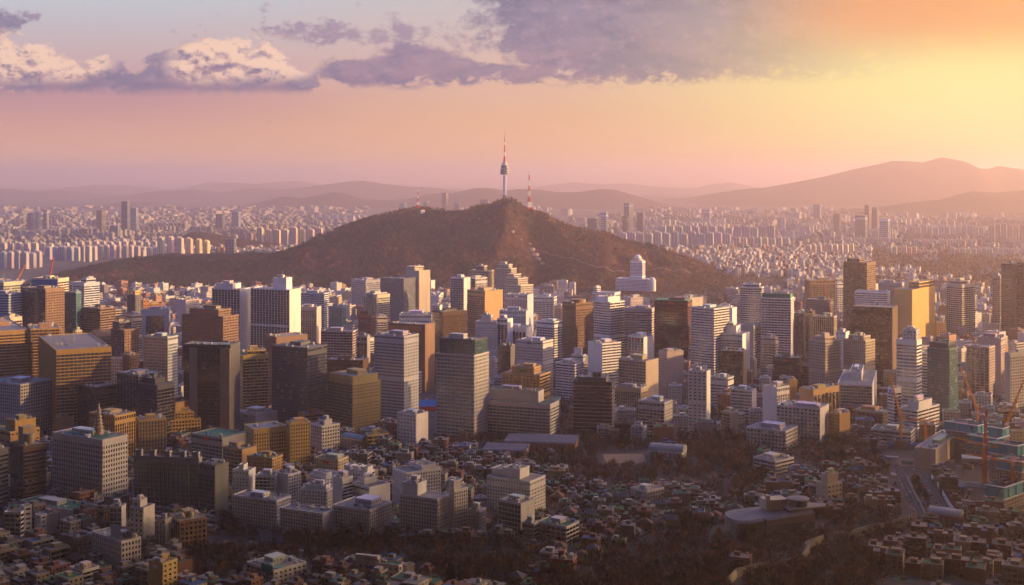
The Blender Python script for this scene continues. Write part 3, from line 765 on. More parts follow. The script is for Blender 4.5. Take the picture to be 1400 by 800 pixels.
B('small white tower perforated with dots and a box on top',650,679,683,441,512,('small','blank'),'offw','d','office_tower',tiers=[(.25,.7,.2,.7,8,'blank')])
B('grey tower with paired upright windows below the terraced towers',683,719,723,426,492,('vert','blank'),'bgrey','l')
B('white building with a row of tall arched dark windows',686,719,728,449,510,('blank','blank'),'white','d','office_building',a=70,extra=arches)
B('white tower with one dark vertical glass strip',680,694,701,437,512,('bars','blank'),'white','d','office_building')
B('curved white ribbon office with a bluish glass corner',734,756,769,441,512,'dense','white','b')
B('brown stone tower with round glass corner and sunlit crown',769,787,811,416,520,('grid','grid'),'brown','z',bw=4,extra=crown)
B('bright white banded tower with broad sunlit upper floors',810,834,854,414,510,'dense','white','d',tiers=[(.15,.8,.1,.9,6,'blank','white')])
B('wide pinkish grey office with dark ribbons beside the white banded tower',854,891,896,423,512,'ribbon','pink','d')
B('dark red granite tower with thin green roof edge',895,940,946,413,520,('dense','ribbon'),(.13,.045,.04),'k',extra=redtop)
B('black glass block standing against the dark red tower',911,941,944,447,520,'curtain','black','k')
B('white banded office with cream sunlit top beside the dark red tower',945,976,997,423,530,'ribbon','offw','d')
B('plain white slab with a small yellow disc on its wall',985,1001,1007,422,500,'blank','white','d','office_tower',extra=bluedots)
B('tall cream tower with twin piers and projecting square top',1012,1041,1044,394,485,'dense','offw','d',tiers=[(.12,.88,.1,.9,4)])
B('tall white gridded tower with green scaffold on its roof',1041,1081,1085,409,512,('dense','grid'),'white','d',extra=scaffold)
B('beige fluted office with tall arched bays under the red crane jib',1112,1140,1144,434,510,'vert','beige','z')
B('dark slim twin tower with bright fins, nearer the white gridded tower'.replace(', nearer','beside').replace('finsbeside','fins beside'),1084,1096,1101,430,505,('curtain','vert'),'dgrey','d')
B('blackish brown slim tower between the finned tower and the fluted office',1101,1111,1114,427,506,('curtain','blank'),'dbrown','d')
B('white office with broad ribbons and rooftop plant beside the brown tower',1169,1213,1217,401,478,'ribbon','white','d')
B('golden sunlit windowless cube joined to an orange brown face',1222,1247,1278,397,480,('blank','blank'),'gold','d','office_tower',tiers=[(.45,1.,.3,.95,9,'dense','gold')],a=48,fh=5)
B('huge dark brown office tower with thin roof edge',1165,1220,1227,422,530,('dense','blank'),'dbrown','z')
B('striped dark office seen edge on below the cream tower',1006,1030,1041,446,512,('blank','dense'),'grey','d')
# ---- third row
B('brown black tower with a sunlit grid of paired windows on one side',29,62,88,396,520,('curtain','grid'),'brown','d',bw=3)
B('glassy blue ribbon tower at the very edge below the cream banded tower',-20,12,30,403,520,'ribbon','bgrey','t')
B('small cream striped office between the glassy towers and the wide brown block',3,14,30,435,525,'dense','cream','d','office_building')
B('wide brown office with sunlit gold bands above its shadowed floors',-70,-25,38,455,570,'ribbon','tan','z',a=30)
B('wide tan office with sunlit plain top beside the gold banded block',38,42,81,451,565,('blank','dense'),'tan','z',a=24)
B('low building with a curved metal lattice on its roof',119,131,158,462,530,'ribbon','dgrey','d','office_building',extra=latticeroof,top=False)
B('dark stepped tower with notched sunlit brown side',152,170,190,452,535,('curtain','small'),'brown','d',tiers=[(.0,.5,.1,.9,9,'curtain','dgrey')])
B('small stepped cream rooftop block behind the gold office',97,103,117,462,520,'grid','cream','d','office_building',tiers=[(.1,.6,.2,.8,8)])
B('white office with neat square windows beside the gold office',153,166,168,490,560,('grid','blank'),'offw','d','office_building')
B('dark brown office with orange sunlit side behind the white one',165,177,190,487,560,('blank','small'),'brown','d','office_building')
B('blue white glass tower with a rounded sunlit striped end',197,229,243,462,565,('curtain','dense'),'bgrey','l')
B('ornate brown tower with stepped sunlit orange side',249,305,326,434,535,('grid','grid'),'brown','d',bw=3.2,tiers=[(.15,.85,.1,.9,8,'grid')],a=62)
B('dark glass tower with pale stone corner piers and sunlit flank',251,315,328,473,600,('curtain','blank'),'dgrey','d',extra='pier')
B('slim red brown slab with cream sunlit upper side',362,378,420,462,565,('vert','blank'),(.30,.2,.16),'z',a=40)
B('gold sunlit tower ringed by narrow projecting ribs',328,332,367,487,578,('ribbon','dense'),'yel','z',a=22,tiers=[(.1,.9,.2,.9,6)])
B('black blue glass tower with a gold sunlit ribbed side',372,420,447,477,592,('curtain','dense'),'dgrey','b')
B('small grey block carrying a lit colour screen on its roof',440,462,464,479,525,'grid','offw','d','office_building',extra='screen')
B('pinkish brown wide hotel with fine ribbons',439,482,489,454,526,'dense','pink','z','hotel',cat='hotel')
B('grey stone office with dark centre beside the pink brown hotel',488,502,506,461,540,('bars','blank'),'grey','d')
B('dark low office with an orange sunlit end stair',446,496,504,494,545,('grid','blank'),'dbrown','d','office_building')
B('wide brown tower with an orange band below its roof',532,581,594,445,535,('grid','blank'),'brown','d',bw=2.6,a=66,extra='orangeband')
B('dark bronze tower with sunlit orange gridded side',591,605,638,428,525,('curtain','grid'),'dbrown','z',a=34)
B('white fronted glass tower with curved top and gold gridded side',512,552,572,461,582,('ribbon','grid'),(.46,.47,.54),'l',a=60,ratio=.8)
B('white gridded cube office with sunlit corner windows',706,742,756,468,545,('grid','grid'),'offw','d',bw=3.4)
B('dark glass office with white roof edges below the arched building',681,698,704,474,535,('curtain','blank'),'dgrey','d','office_building')
B('small blue grey block with a blank white billboard on top',781,797,801,487,535,'ribbon','bgrey','d','office_building',extra=billboard)
B('white office with plain wall and arcaded top floor',804,823,849,471,548,('blank','ribbon'),'white','d')
B('white slotted tower with grey glass centre above the green glass office',859,880,893,462,530,('bars','blank'),'white','d','office_building')
B('low white ribbon office with terraced roof',760,786,798,499,548,'ribbon','white','d','office_building')
B('cream sunlit low office wrapping behind the terraced white one',778,786,816,494,535,'ribbon','cream','d','office_building')
B('plain pinkish block with few windows beside the green glass office',901,912,934,482,545,('grid','blank'),'pink','d','office_building')
B('slender white sunlit block behind the plain white tower',941,954,958,478,525,'vert','cream','d','office_building')
B('white hospital like block with long bright ribbons',969,1015,1025,458,530,('ribbon','blank'),'white','d','office_building',tiers=[(.3,.75,.3,.9,9,'blank')])
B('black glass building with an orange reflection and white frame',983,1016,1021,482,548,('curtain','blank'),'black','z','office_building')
B('wide black office with a small roof logo panel',1057,1093,1096,491,540,'dense','black','k','office_building')
B('beige banded low office below the white gridded tower',1040,1060,1064,463,525,'ribbon','pink','d','office_building')
B('beige apartment tower with green edged roof and dark window grid',1106,1128,1148,468,545,'grid','beige','d','apartment_block',bw=3,tiers=[(.15,.85,.15,.85,5)])
B('beige apartment tower with gold sunlit corner and green edged roof',1154,1183,1196,467,545,'grid','beige','d','apartment_block',bw=3,tiers=[(.15,.85,.15,.85,5)])
B('plain white block between the two beige apartment towers',1143,1156,1161,455,520,('small','blank'),'white','d','office_building')
B('tower of bold white and black bands with a lattice box on top',1226,1253,1260,467,560,('ribbon','ribbon'),'white','k',fh=4.4,tiers=[(.3,.95,.1,.8,14,'small','offw')])
B('leaning white and black banded wing beside the banded tower',1259,1272,1277,484,556,('ribbon','blank'),'white','k','office_tower')
B('teal glass tower with dark slotted crown',1268,1298,1310,478,578,'curtain','teal','t',tiers=[(.05,.9,.1,.9,6,'vert','dgrey')])
B('grey office with black vertical stripes and roof lettering',1322,1352,1360,476,548,('bars','grid'),'pink','k')
B('taller beige slab rising behind the grey striped office',1336,1368,1374,464,540,('blank','grid'),'pink','d')
B('grey gridded tower cut by the picture edge above the teal site',1374,1381,1425,484,565,('blank','grid'),'grey','z',a=30)
B('gold office with dark side and long row windows, roof crowded with ducts',53,77,152,480,602,('vert','dense'),'gold','b',a=27)
# ---- fourth row and foreground
B('grey slotted office with orange sunlit signboard side',160,190,221,514,604,('bars','vert'),'grey','d','office_building')
B('navy stepped office with fine grey windows',185,215,238,528,608,'dense','dgrey','d','office_building',tiers=[(.2,.75,.2,.8,7,'blank')])
B('dark glass office with sunlit brown ribbed wing and chamfered roof',101,131,162,531,604,('curtain','ribbon'),'brown','d')
B('beige low block with sunlit flat roof beside the navy office',218,240,263,552,602,('small','blank'),'tan','d','office_building')
B('pale classical tower with glazed corner bays and square windows',-20,28,71,527,604,'grid','offw','d',bw=3.4)
B('tan blank walled low building beside the pale classical tower',73,97,101,572,606,'blank','tan','d','office_building')
B('gold terraced office with stepped sunlit roofs',-12,14,54,592,655,('ribbon','small'),'gold','d',tiers=[(.45,.95,.2,.9,13,'blank')])
B('dark glass office with sunlit banded side and concrete drum on its roof',14,32,63,612,690,('curtain','ribbon'),'brown','d',extra='drum')
B('dark office cut by the picture edge beside the drum roofed one',-40,-8,11,618,700,('curtain','ribbon'),'dgrey','d')
B('broad white banded office carrying a pagoda shaped antenna on its roof',72,140,174,603,688,('grid','grid'),'offw','d',bw=3.1,fh=4.4,extra='pagoda',a=58)
B('gold striped apartment slab with ribbed yellow walls',122,157,185,570,640,('vert','vert'),'gold','d','apartment_block')
B('gold framed apartment with tall arched bays beside the striped slab',186,190,227,576,632,('vert','vert'),'gold','t','apartment_block',a=24)
B('long blue black ribbed apartment slab falling away into shadow',183,272,276,628,704,('bars','blank'),(.36,.37,.40),'t','apartment_block',a=80,bw=2.6,tiers=[(.02,.10,.2,.8,7,'blank'),(.24,.31,.2,.8,7,'blank'),(.47,.54,.2,.8,7,'blank'),(.70,.77,.2,.8,7,'blank'),(.90,.98,.2,.8,7,'blank')])
B('green glass ribbed apartment slab with grey end wall',272,294,312,638,708,('dense','blank'),(.2,.22,.22),'t','apartment_block')
B('gold government office with a regular grid of windows and penthouse',228,231,274,576,604,'grid','gold','d','office_building',a=24,tiers=[(.1,.7,.2,.8,9)])
B('orange gold office with tall portico bays beside the gridded gold office',262,285,312,567,594,('grid','bars'),'gold','d','office_building',tiers=[(.1,.8,.1,.9,8,'blank')])
B('dark green glass low building under the dark glass tower',273,311,316,537,566,'curtain','teal','t','office_building')
B('white low office with square windows above the yellow apartments',322,350,379,568,594,('grid','blank'),'offw','d','office_building')
B('brick orange office with a red flank below the gold ribbed tower',405,416,445,568,594,('blank','ribbon'),'orange','z','office_building')
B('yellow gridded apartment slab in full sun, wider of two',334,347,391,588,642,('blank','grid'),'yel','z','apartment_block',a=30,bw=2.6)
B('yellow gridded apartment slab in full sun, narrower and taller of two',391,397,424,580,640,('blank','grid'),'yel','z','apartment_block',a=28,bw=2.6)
B('pale gridded office with a roof box beside the yellow apartments',423,440,464,584,622,('grid','grid'),'offw','d','office_building',tiers=[(.3,.8,.3,.7,6,'blank')])
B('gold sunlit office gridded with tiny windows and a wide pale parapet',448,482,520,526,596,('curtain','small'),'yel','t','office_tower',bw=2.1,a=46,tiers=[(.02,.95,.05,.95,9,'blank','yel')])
B('white building with a lattice corner and curved rear wall',543,569,585,568,612,('small','blank'),'white','d','office_building')
B('yellow sunlit small office beside the white lattice cornered one',509,512,531,594,613,'ribbon','yel','d','office_building')
B('small yellow apartment with balconies beside the glass vault',500,503,519,596,616,'apt','yel','z','apartment_block')
B('big glass and beige office with a set back crown in the plaza centre',597,648,668,487,602,('dense','grid'),'offw','t','office_tower',a=63,fh=4.2,tiers=[(.06,1.,.05,.9,20,'curtain','dgrey')])
B('beige office with green glass centre and gold sunlit end',687,738,752,514,592,('small','dense'),'tan','d','office_building',tiers=[(.2,.78,.2,.9,8,'small')])
B('long low glass ministry building with stepped roofs',664,752,764,554,602,('dense','ribbon'),'offw','t','office_building',a=68,tiers=[(.02,.78,.3,.9,14,'blank')])
B('black office wrapped in thin pale horizontal fins',784,836,840,524,594,'ribbon','black','k','office_tower',fh=4.6,tiers=[(.1,.85,.1,.9,5,'blank','dgrey')],extra='fins')
B('beige building with fluted scalloped bays',843,876,886,532,578,'vert','beige','d','office_building')
B('beige and green glass office with gold sunlit end wall',846,883,900,495,572,('dense','blank'),'beige','t','office_tower')
B('white office with corner windows and ribboned centre by the dark roof',873,908,919,552,600,('dense','small'),'offw','d','office_building')
B('small blue grey cube in front of the white ribboned office',863,878,884,585,604,'small','bgrey','d','office_building')
B('plain white tower with two columns of tiny windows',941,966,971,509,594,('small','blank'),'white','d','apartment_block',bw=5)
B('white ribbon office behind the plain white tower',970,995,1003,518,560,'ribbon','offw','d','office_building')
B('orange brick low building below the white ribbon office',981,999,1004,541,566,'small','orange','d','office_building')
B('office of strong black ribbons and white bands with an arcaded top',999,1028,1034,535,574,('ribbon','blank'),'offw','k','office_building')
B('beige small office with open balconies at the wood edge',986,998,1009,566,596,('dense','blank'),'beige','d','office_building')
B('windowless white slab tower with a ribbed sunlit side',1043,1062,1079,531,592,('blank','vert'),'white','d','office_tower')
B('gold sunlit stair block attached behind the windowless slab',1076,1080,1090,521,578,'blank','tan','d','office_building')
B('peach hotel with tall arched windows on its sunlit wall',1093,1112,1147,534,584,('blank','blank'),'tan','d','hotel',cat='hotel',extra=arches,a=40)
B('long white hospital office with five rows of square windows',1062,1121,1133,560,608,('grid','blank'),'offw','d','office_building',bw=4.4)
B('white school building with round topped windows at the wood edge',1021,1074,1090,591,616,('grid','grid'),'offw','d','office_building',bw=4,fh=4.4)
B('small beige office below the arched hotel',1134,1148,1162,567,604,('small','blank'),'tan','d','office_building')
B('white office with a broad green glass front and blank end',1145,1192,1203,528,574,('curtain','blank'),'white','t','office_building',a=72,tiers=[(.3,.65,.3,.8,11,'blank')])
B('white stair tower building with stacked dark openings',1214,1222,1232,532,596,('ribbon','dense'),'white','d','office_building')
B('white corner office with sunlit stair wall beside the construction site',1228,1254,1284,562,600,('ribbon','ribbon'),'white','d','office_building',a=46,tiers=[(.4,.95,.1,.7,10,'blank')])
B('tan classical stone hall with tall upright windows',1166,1207,1221,566,590,('bars','small'),'tan','d','office_building')
B('low white car park of open decks below the white corner office',1191,1245,1252,592,612,'ribbon','offw','k','office_building')
B('cream windowless warehouse with blue roof patch',1251,1279,1313,616,642,('blank','blank'),'cream','d','office_building',a=58)
B('beige block of flats with tiny windows right beside the teal wrapped towers'.replace('right ',''),1380,1384,1403,590,616,'small','cream','d','apartment_block')
# ---- the white apartment estate
IW = dict(name='apartment_block', wall='white', glass='d', bw=2.7, fh=3.0)
B('longest white apartment slab of the estate, five bays from the dark road',318,378,397,686,724,'grid',a=64,**IW)
B('lower white apartment slab with blank end wall facing the park',383,441,456,704,738,('grid','blank'),a=62,**IW)
B('tall white apartment block with a blank stair shaft behind the longest slab',318,340,349,645,692,('small','blank'),tiers=[(.3,.6,.2,.8,6,'blank')],**IW)
B('white apartment block with open gallery floors in the estate courtyard',349,376,382,652,694,('dense','blank'),**IW)
B('white apartment wing with a sunlit top storey and gridded end',378,394,411,650,694,('blank','grid'),**IW)
B('white apartment block with a curved concrete canopy roof',424,446,470,654,696,('grid','small'),tiers=[(.1,.9,.1,.4,4,'blank')],**IW)
B('white stair tower block between the canopy roofed and stepped blocks',455,468,482,656,712,('blank','ribbon'),**IW)
B('white apartment block with stepped balconies and sunlit lift shaft',480,505,533,668,714,('ribbon','blank'),tiers=[(.2,.5,.2,.8,7,'blank')],**IW)
B('curved fronted low white apartment block with many small windows',455,505,535,699,738,'grid',a=62,**IW)
B('white apartment block with a long canopy seen over its neighbours',537,556,602,648,704,('grid','grid'),a=34,tiers=[(.1,.9,.5,.9,5,'blank')],**IW)
B('white faceted apartment block whose middle bays bulge forward',547,598,615,684,735,'grid',a=62,tiers=[(0.,.4,.2,.9,15,'blank')],**IW)
B('white apartment wing with yellow sunlit window edges and blank shaft',614,621,639,672,732,('blank','grid'),a=44,tiers=[(.1,.9,.0,.5,12,'blank')],**IW)
B('big cream apartment block stepping down with a gold sunlit corner',666,724,745,660,712,'grid',a=60,tiers=[(.3,.7,.2,.8,12,'blank'),(0,.25,.3,.9,8,'blank')],**IW)
B('dark glass fronted office with a zigzag stair on its sunlit side',682,712,731,690,734,('curtain','blank'),'offw','t','office_building')
B('small three storey white office beside the dark glass front',714,730,737,718,742,'ribbon','offw','d','office_building')
B('long low white office of three storeys with a green roof panel',733,774,791,722,745,'dense','offw','d','office_building',roofc=(.06,.2,.1))
B('white school block with a grey roof among the old houses',863,884,907,673,689,('small','grid'),'offw','d','office_building')
B('beige chunky building with a tall lift shaft beside the museum',1116,1131,1151,664,689,('blank','small'),'cream','d','office_building',tiers=[(.3,.9,.1,.8,12,'blank')])
B('small white tower with tilted roof on the shaded lower west side'.replace(' on the shaded lower west side',' beside a tall stair shaft'),6,28,31,702,745,('dense','dense'),'offw','d','office_building')
B('tall stair shaft with a slit of windows joined to a white tower',29,33,43,694,740,('blank','small'),'offw','d','office_building')
B('tiny white three storey block near the stair shaft',48,55,63,706,730,'small','offw','d','office_building')
B('white apartment block crowned by an angular grey roof sculpture',126,166,192,742,778,('grid','grid'),'offw','d','apartment_block',a=48,bw=2.8,extra='angular')
B('glass and white office behind the stair shafted brown tower',150,166,172,694,730,('curtain','blank'),'offw','t','office_building')
B('brown grey apartment tower with a blank sunlit end',178,196,211,696,750,('small','blank'),'offw','d','apartment_block',tiers=[(.0,.6,.2,.8,8,'blank')])
B('gold gridded apartment with two round tanks on its roof',232,246,282,714,754,('bars','grid'),'tan','d','apartment_block',a=32,bw=3.4,extra='tanks')
B('narrow grey slab beside the gold gridded apartment',214,226,234,712,756,('vert','blank'),'grey','d','apartment_block')
B('wide low hall with concrete brim and green roof patch',26,103,133,700,714,('blank','blank'),'offw','d','office_building',roofc=(.05,.22,.12),a=60)
B('brown brick block with a dim glowing sign box on top',89,105,126,738,762,'small','brown','d','office_building')
B('white low office with a teal sign panel and a yellow column',338,374,418,782,800,('dense','small'),'offw','d','office_building',extra='signpanel')
B('red brick block with a blue signboard at the wood edge',752,783,788,768,790,'small','red','d','office_building')
B('pale low school block with green roof beside the palace trees',553,556,562,775,800,'blank','pink','d','office_building',roofc=(.05,.25,.12))
B('brown brick school wing with bright green flat roof',470,545,552,775,792,'small','pink','d','office_building',roofc=(.05,.28,.14),a=70)
B('white low office with rounded windows at the bottom of the old quarter',95,113,135,782,800,'ribbon','offw','d','office_building')
B('yellow office with rows of windows at the bottom picture edge',204,222,242,772,812,('blank','small'),'yel','d','office_building')
B('white low school block with flat roofs beside the brick flats',1030,1060,1085,632,652,'ribbon','offw','d','office_building')
B('white apartment block with a long flat canopy between two stair shafts',411,446,456,672,708,('grid','grid'),tiers=[(.1,.9,.3,.9,4,'blank')],**IW)
B('white apartment block seen behind the curved fronted one, with three roof boxes',468,500,512,648,690,('grid','ribbon'),tiers=[(.0,.25,.2,.8,6,'blank'),(.4,.6,.2,.8,6,'blank'),(.75,1.,.2,.8,6,'blank')],**IW)
B('cream slab of sunlit flats behind the estate canopy roof',430,462,476,630,668,('grid','grid'),'cream','d','apartment_block',bw=2.8,fh=3.)
B('gold edged apartment slab with green roof behind the gallery block',338,372,386,628,670,('grid','small'),'tan','d','apartment_block',bw=2.8,fh=3.,roofc=(.06,.2,.12))
B('green roofed long apartment slab with grey end stairs, west of the yellow slabs'.replace(', west of',' beside'),262,304,338,600,650,('dense','blank'),'grey','t','apartment_block',roofc=(.05,.18,.11))
B('shorter green roofed apartment slab in front of the yellow slabs',305,331,350,616,662,('dense','blank'),'tan','t','apartment_block',roofc=(.05,.18,.11))
B('low white apartment block at the east end of the estate'.replace(' at the east end of the estate',' under the zigzag stair office'),640,655,664,700,732,('grid','grid'),**IW)
# ---- extras bound to special towers: built on their roots
def find(label):
    for o in bpy.data.objects:
        if o.get('label') == label: return o
# ------------------------------------------------------------------ landmarks
def lattice_tower(label, px, ybase, ytop, D, z0, w0, w1, bands=8, neck=.32):
    top = CAMZ - (ytop-HY)*D/F; H = top-z0; X = (px-CX)/F*D
    root = empty('broadcast_mast', (X, D, z0), R(20), label, 'mast')
    def wid(t): return w0*(1-t/neck)**1.25 + w1*1.3 if t < neck else w1*(1.3-.9*(t-neck)/(1-neck))
    n = bands*3; segs = {}
    for i in range(n):
        t0, t1 = i/n, (i+1)/n; k = (i//3) % 2; b = segs.setdefault(i//3, MB())
        a0, a1 = wid(t0)/2, wid(t1)/2; z_0, z_1 = t0*H, t1*H; r = .55 if t0 < .5 else .4
        cs0 = [(-a0,-a0),(a0,-a0),(a0,a0),(-a0,a0)]; cs1 = [(-a1,-a1),(a1,-a1),(a1,a1),(-a1,a1)]
        for q in range(4):
            p = (q+1) % 4
            b.bar((*cs0[q], z_0), (*cs1[q], z_1), r); b.bar((*cs0[q], z_0), (*cs1[p], z_1), r*.6); b.bar((*cs0[p], z_0), (*cs1[q], z_1), r*.6); b.bar((*cs1[q], z_1), (*cs1[p], z_1), r*.7)
        if t0 < .5: b.box(-a0*.55, a0*.55, -a0*.55, a0*.55, z_0, z_1-.1)
    for k, b in segs.items(): b.build('lattice_section', RED if k % 2 == 0 else WHITE, root)
    return root
def seoul_tower():
    D = 4200.; X = (690-CX)/F*D; z0 = CAMZ - (282-HY)*D/F; k = D/F
    root = empty('observation_tower', (X, D, z0), 0, 'tall white observation tower with round glazed pod and red white mast on the hill crest', 'tower')
    def z(y): return CAMZ - (y-HY)*k - z0
    b = MB(); b.lathe([(5.6, -8), (5.4, z(270)), (5.0, z(250)), (4.8, z(240))], 24); b.build('shaft', M_plain('white_concrete', (.74,.70,.66), .6, var=.1), root)
    b = MB(); b.lathe([(5.5, z(273.5)), (9.2, z(273)), (9.2, z(272.2)), (6, z(271.8)), (6, z(268.3)), (8.6, z(268)), (8.6, z(267)), (5.5, z(266.6))], 24, cap=False); b.build('lower_balcony', STEEL, root)
    dk = M_plain('pod_glass', (.05,.07,.10), .2, .8); lt = M_plain('pod_band', (.32,.33,.38), .5)
    b = MB()
    for r0, ya, yb_ in ((14.2, 239, 231.5), (12.0, 231, 226)):
        b.lathe([(r0*.7, z(ya)+.2), (r0, z(ya-.6)), (r0, z(yb_)), (r0*.85, z(yb_)+.4)], 32)
    b.build('pod', dk, root)
    for y_ in (238.2, 235.8, 233.4, 231.3, 228.6, 226.2):
        r = 14.9 if y_ > 231 else 12.6; b = MB(); b.lathe([(r*.9, z(y_)-.9), (r, z(y_)-.8), (r, z(y_)+.5), (r*.9, z(y_)+.7)], 32); b.build('pod_ring', lt, root)
    b = MB(); b.lathe([(9.5, z(225.8)), (7.6, z(224)), (7.0, z(221.5)), (4.2, z(220.8))], 24); b.build('pod_cap', M_plain('cap_grey', (.45,.42,.42), .6), root)
    ys = [(220.8, 216, 4.2, RED), (216, 213, 2.9, RED), (213, 208, 2.6, WHITE), (208, 203, 2.5, RED), (203, 198, 2.1, RED), (198, 194, 1.9, WHITE), (194, 190, 1.6, RED), (190, 186, 1.3, STEEL), (186, 180.5, .55, STEEL)]
    for a, c, r, m in ys:
        b = MB(); b.lathe([(r, z(a)), (r*.85, z(c))], 8); b.lathe([(r+.9, z(a)), (r+.9, z(a)+1.0), (r*.5, z(a)+1.1)], 10); b.build('antenna_section', m, root)
    b = MB(); b.box(-16, 16, -14, 6, -12, 2.5); b.box(-9, 12, -22, -14, -16, -1); b.build('base_building', FAC, root, (.4,.36,.35))
seoul_tower()
lattice_tower('red and white steel lattice mast standing on the hill beside the observation tower', 723.5, 291, 232, 4190., CAMZ-(290-HY)*4190/F-2, 24, 4.0, 8, .36)
lattice_tower('shorter red and white mast on the tree covered western summit'.replace('western ','lower '), 571.5, 284, 258, 4200., CAMZ-(285-HY)*4200/F, 10, 2.2, 6, .4)
def summit_bits():
    for px, py, w, h, lab in ((578, 287, 12, 5, 'low sunlit hut under the shorter red and white mast'), (683, 292, 9, 14, 'white cable car station perched below the observation tower'), (600, 300, 16, 4, 'pale terrace building among trees on the shaded ridge'),
                              (834, 371, 22, 7, 'small white villa among the trees behind the domed hotel'), (788, 357, 15, 5, 'white pavilion on the sunlit hill spur path'), (918, 368, 20, 8, 'gold sunlit low block in the trees past the domed hotel'), (770, 402, 14, 6, 'white low house in the dark wood at the hill foot')):
        D = 4100. if py < 340 else depth(py+8); X = (px-CX)/F*D; z = CAMZ-(py-HY)*D/F
        root = empty('hut', (X, D-20, z-h-8), .5, lab, 'hut'); b = MB(); b.box(-w/2, w/2, -5, 5, 0, h+8); b.build('wall', FAC, root, CW['offw'])
        b = MB(); b.box(-w/2-.6, w/2+.6, -5.6, 5.6, h+8.01, h+9, 0, True); b.build('roof', ROOF, root, (.4,.36,.33))
summit_bits()
def domed_hotel():
    D = 3380.; k = D/F; X = (872-CX)/F*D; zb_ = CAMZ - (392-HY)*k
    root = empty('domed_building', (X, D, zb_), R(-24), 'white banded tower with round dome on long terraced podium at the foot of the hill', 'building'); occupy(Vector((X, D, 0)), R(-24), 100, 60)
    def z(y): return CAMZ-(y-HY)*k-zb_
    w = 20.; zt = z(357)
    t = empty('tower_block', (0, 0, 0)); t.parent = root; facade(t, -w*.8, w*.8, -w*.6, w*.6, -9, zt, ('dense', 'dense'), CW['white'], CG['l'], roofc=(.4,.38,.36))
    b = MB(); b.lathe([(14, zt+.4), (14, zt+5), (11, zt+5.2), (11, zt+8)], 28); b.build('dome_base', FAC, root, CW['cream'])
    b = MB(); b.lathe([(9*math.cos(a), zt+8+9*math.sin(a)) for a in [i*math.pi/2/8 for i in range(9)]], 24); b.build('dome', M_plain('white_dome', (.72,.70,.68), .5), root)
    p = empty('podium', (0, 0, 0)); p.parent = root; facade(p, -52, 34, -24, 16, -9, z(381), ('dense', 'dense'), CW['white'], CG['l'], roofc=(.4,.38,.36))
    b = MB(); b.lathe([(9, -9), (9, z(384)), (8.4, z(381.5)), (6.2, z(379)), (3, z(378)), (.1, z(377.8))], 24, 44, -14); b.build('round_pavilion', M_plain('white_drum', (.68,.66,.62), .6), root)
domed_hotel()
def museum():
    c = at(1050, 725); root = empty('museum', c, R(14), 'long curved white museum with a swept roof, ribbon glass and round rooftop drum', 'museum'); occupy(c, R(14), 90, 46)
    m = M_plain('pale_panels', (.23,.22,.22), .6, var=.3)
    N = 26; L = 74.
    def row(f, top):
        out = []
        for i in range(N+1):
            t = i/N; x = -L/2 + L*t; bulge = math.sqrt(max(0, 1-(1-min(1, t/.2))**2)); hw = 4 + 15*bulge*(1-.30*t)
            out.append((x, -hw+2*t, hw))
        return out
    rr_ = row(0, 0); b = MB()
    for i in range(N):
        (xa, ya, wa), (xb, yb_, wb) = rr_[i], rr_[i+1]; za, zb = 13.5+4.5*i/N, 13.5+4.5*(i+1)/N
        b.quad((xa, ya, 0), (xb, yb_, 0), (xb, yb_-1.2, zb-2), (xa, ya-1.2, za-2)); b.quad((xa, ya-1.2, za-2), (xb, yb_-1.2, zb-2), (xb, yb_+1.6, zb), (xa, ya+1.6, za))
        b.quad((xa, ya+1.6, za), (xb, yb_+1.6, zb), (xb, wb, zb+.4), (xa, wa, za+.4)); b.quad((xb, wb, 0), (xa, wa, 0), (xa, wa, za+.4), (xb, wb, zb+.4))
    (xa, ya, wa) = rr_[0]; b.quad((xa, wa, 0), (xa, ya, 0), (xa, ya-1.2, 11.5), (xa, wa, 13.9)); (xa, ya, wa) = rr_[-1]; b.quad((xa, ya, 0), (xa, wa, 0), (xa, wa, 18.4), (xa, ya-1.2, 16)); b.build('curved_hall', m, root)
    b = MB()
    for i in range(11, N):
        (xa, ya, _), (xb, yb_, _) = rr_[i], rr_[i+1]; b.quad((xa, ya-1.0, 3), (xb, yb_-1.0, 3), (xb, yb_-1.2, 9), (xa, ya-1.2, 9))
    b.build('ribbon_window', GLS, root, (.03,.10,.14))
    b = MB(); b.box(-L*.16, -L*.145, -20.4, -14, 2, 14.4, 0, True); b.build('glass_slot', GLS, root, (.03,.16,.2))
    b = MB(); b.prism([(L*.18, -13), (L*.66, -9), (L*.72, -2), (L*.5, 8), (L*.18, 10)], 18.6, 20); b.build('roof_wing', m, root)
    b = MB(); b.lathe([(8.5, 20), (8.5, 25)], 28, L*.38, 0); b.build('glass_drum', GLS, root, (.05,.10,.14))
    b = MB(); b.lathe([(9.4, 25), (9.4, 26), (3, 26.8), (.1, 26.9)], 28, L*.38, 0); b.build('drum_roof', m, root)
    b = MB(); b.box(-L*.02, L*.25, 0, 14, 17.5, 25.5); b.box(-L*.02, L*.02, -1, 3, 25.5, 30); b.build('rooftop_hall', FAC, root, CW['cream'])
    b = MB(); b.box(L*.2, L*.5, -8, 8, 0, 18.4); b.build('glass_base', GLS, root, (.03,.06,.08))
museum()
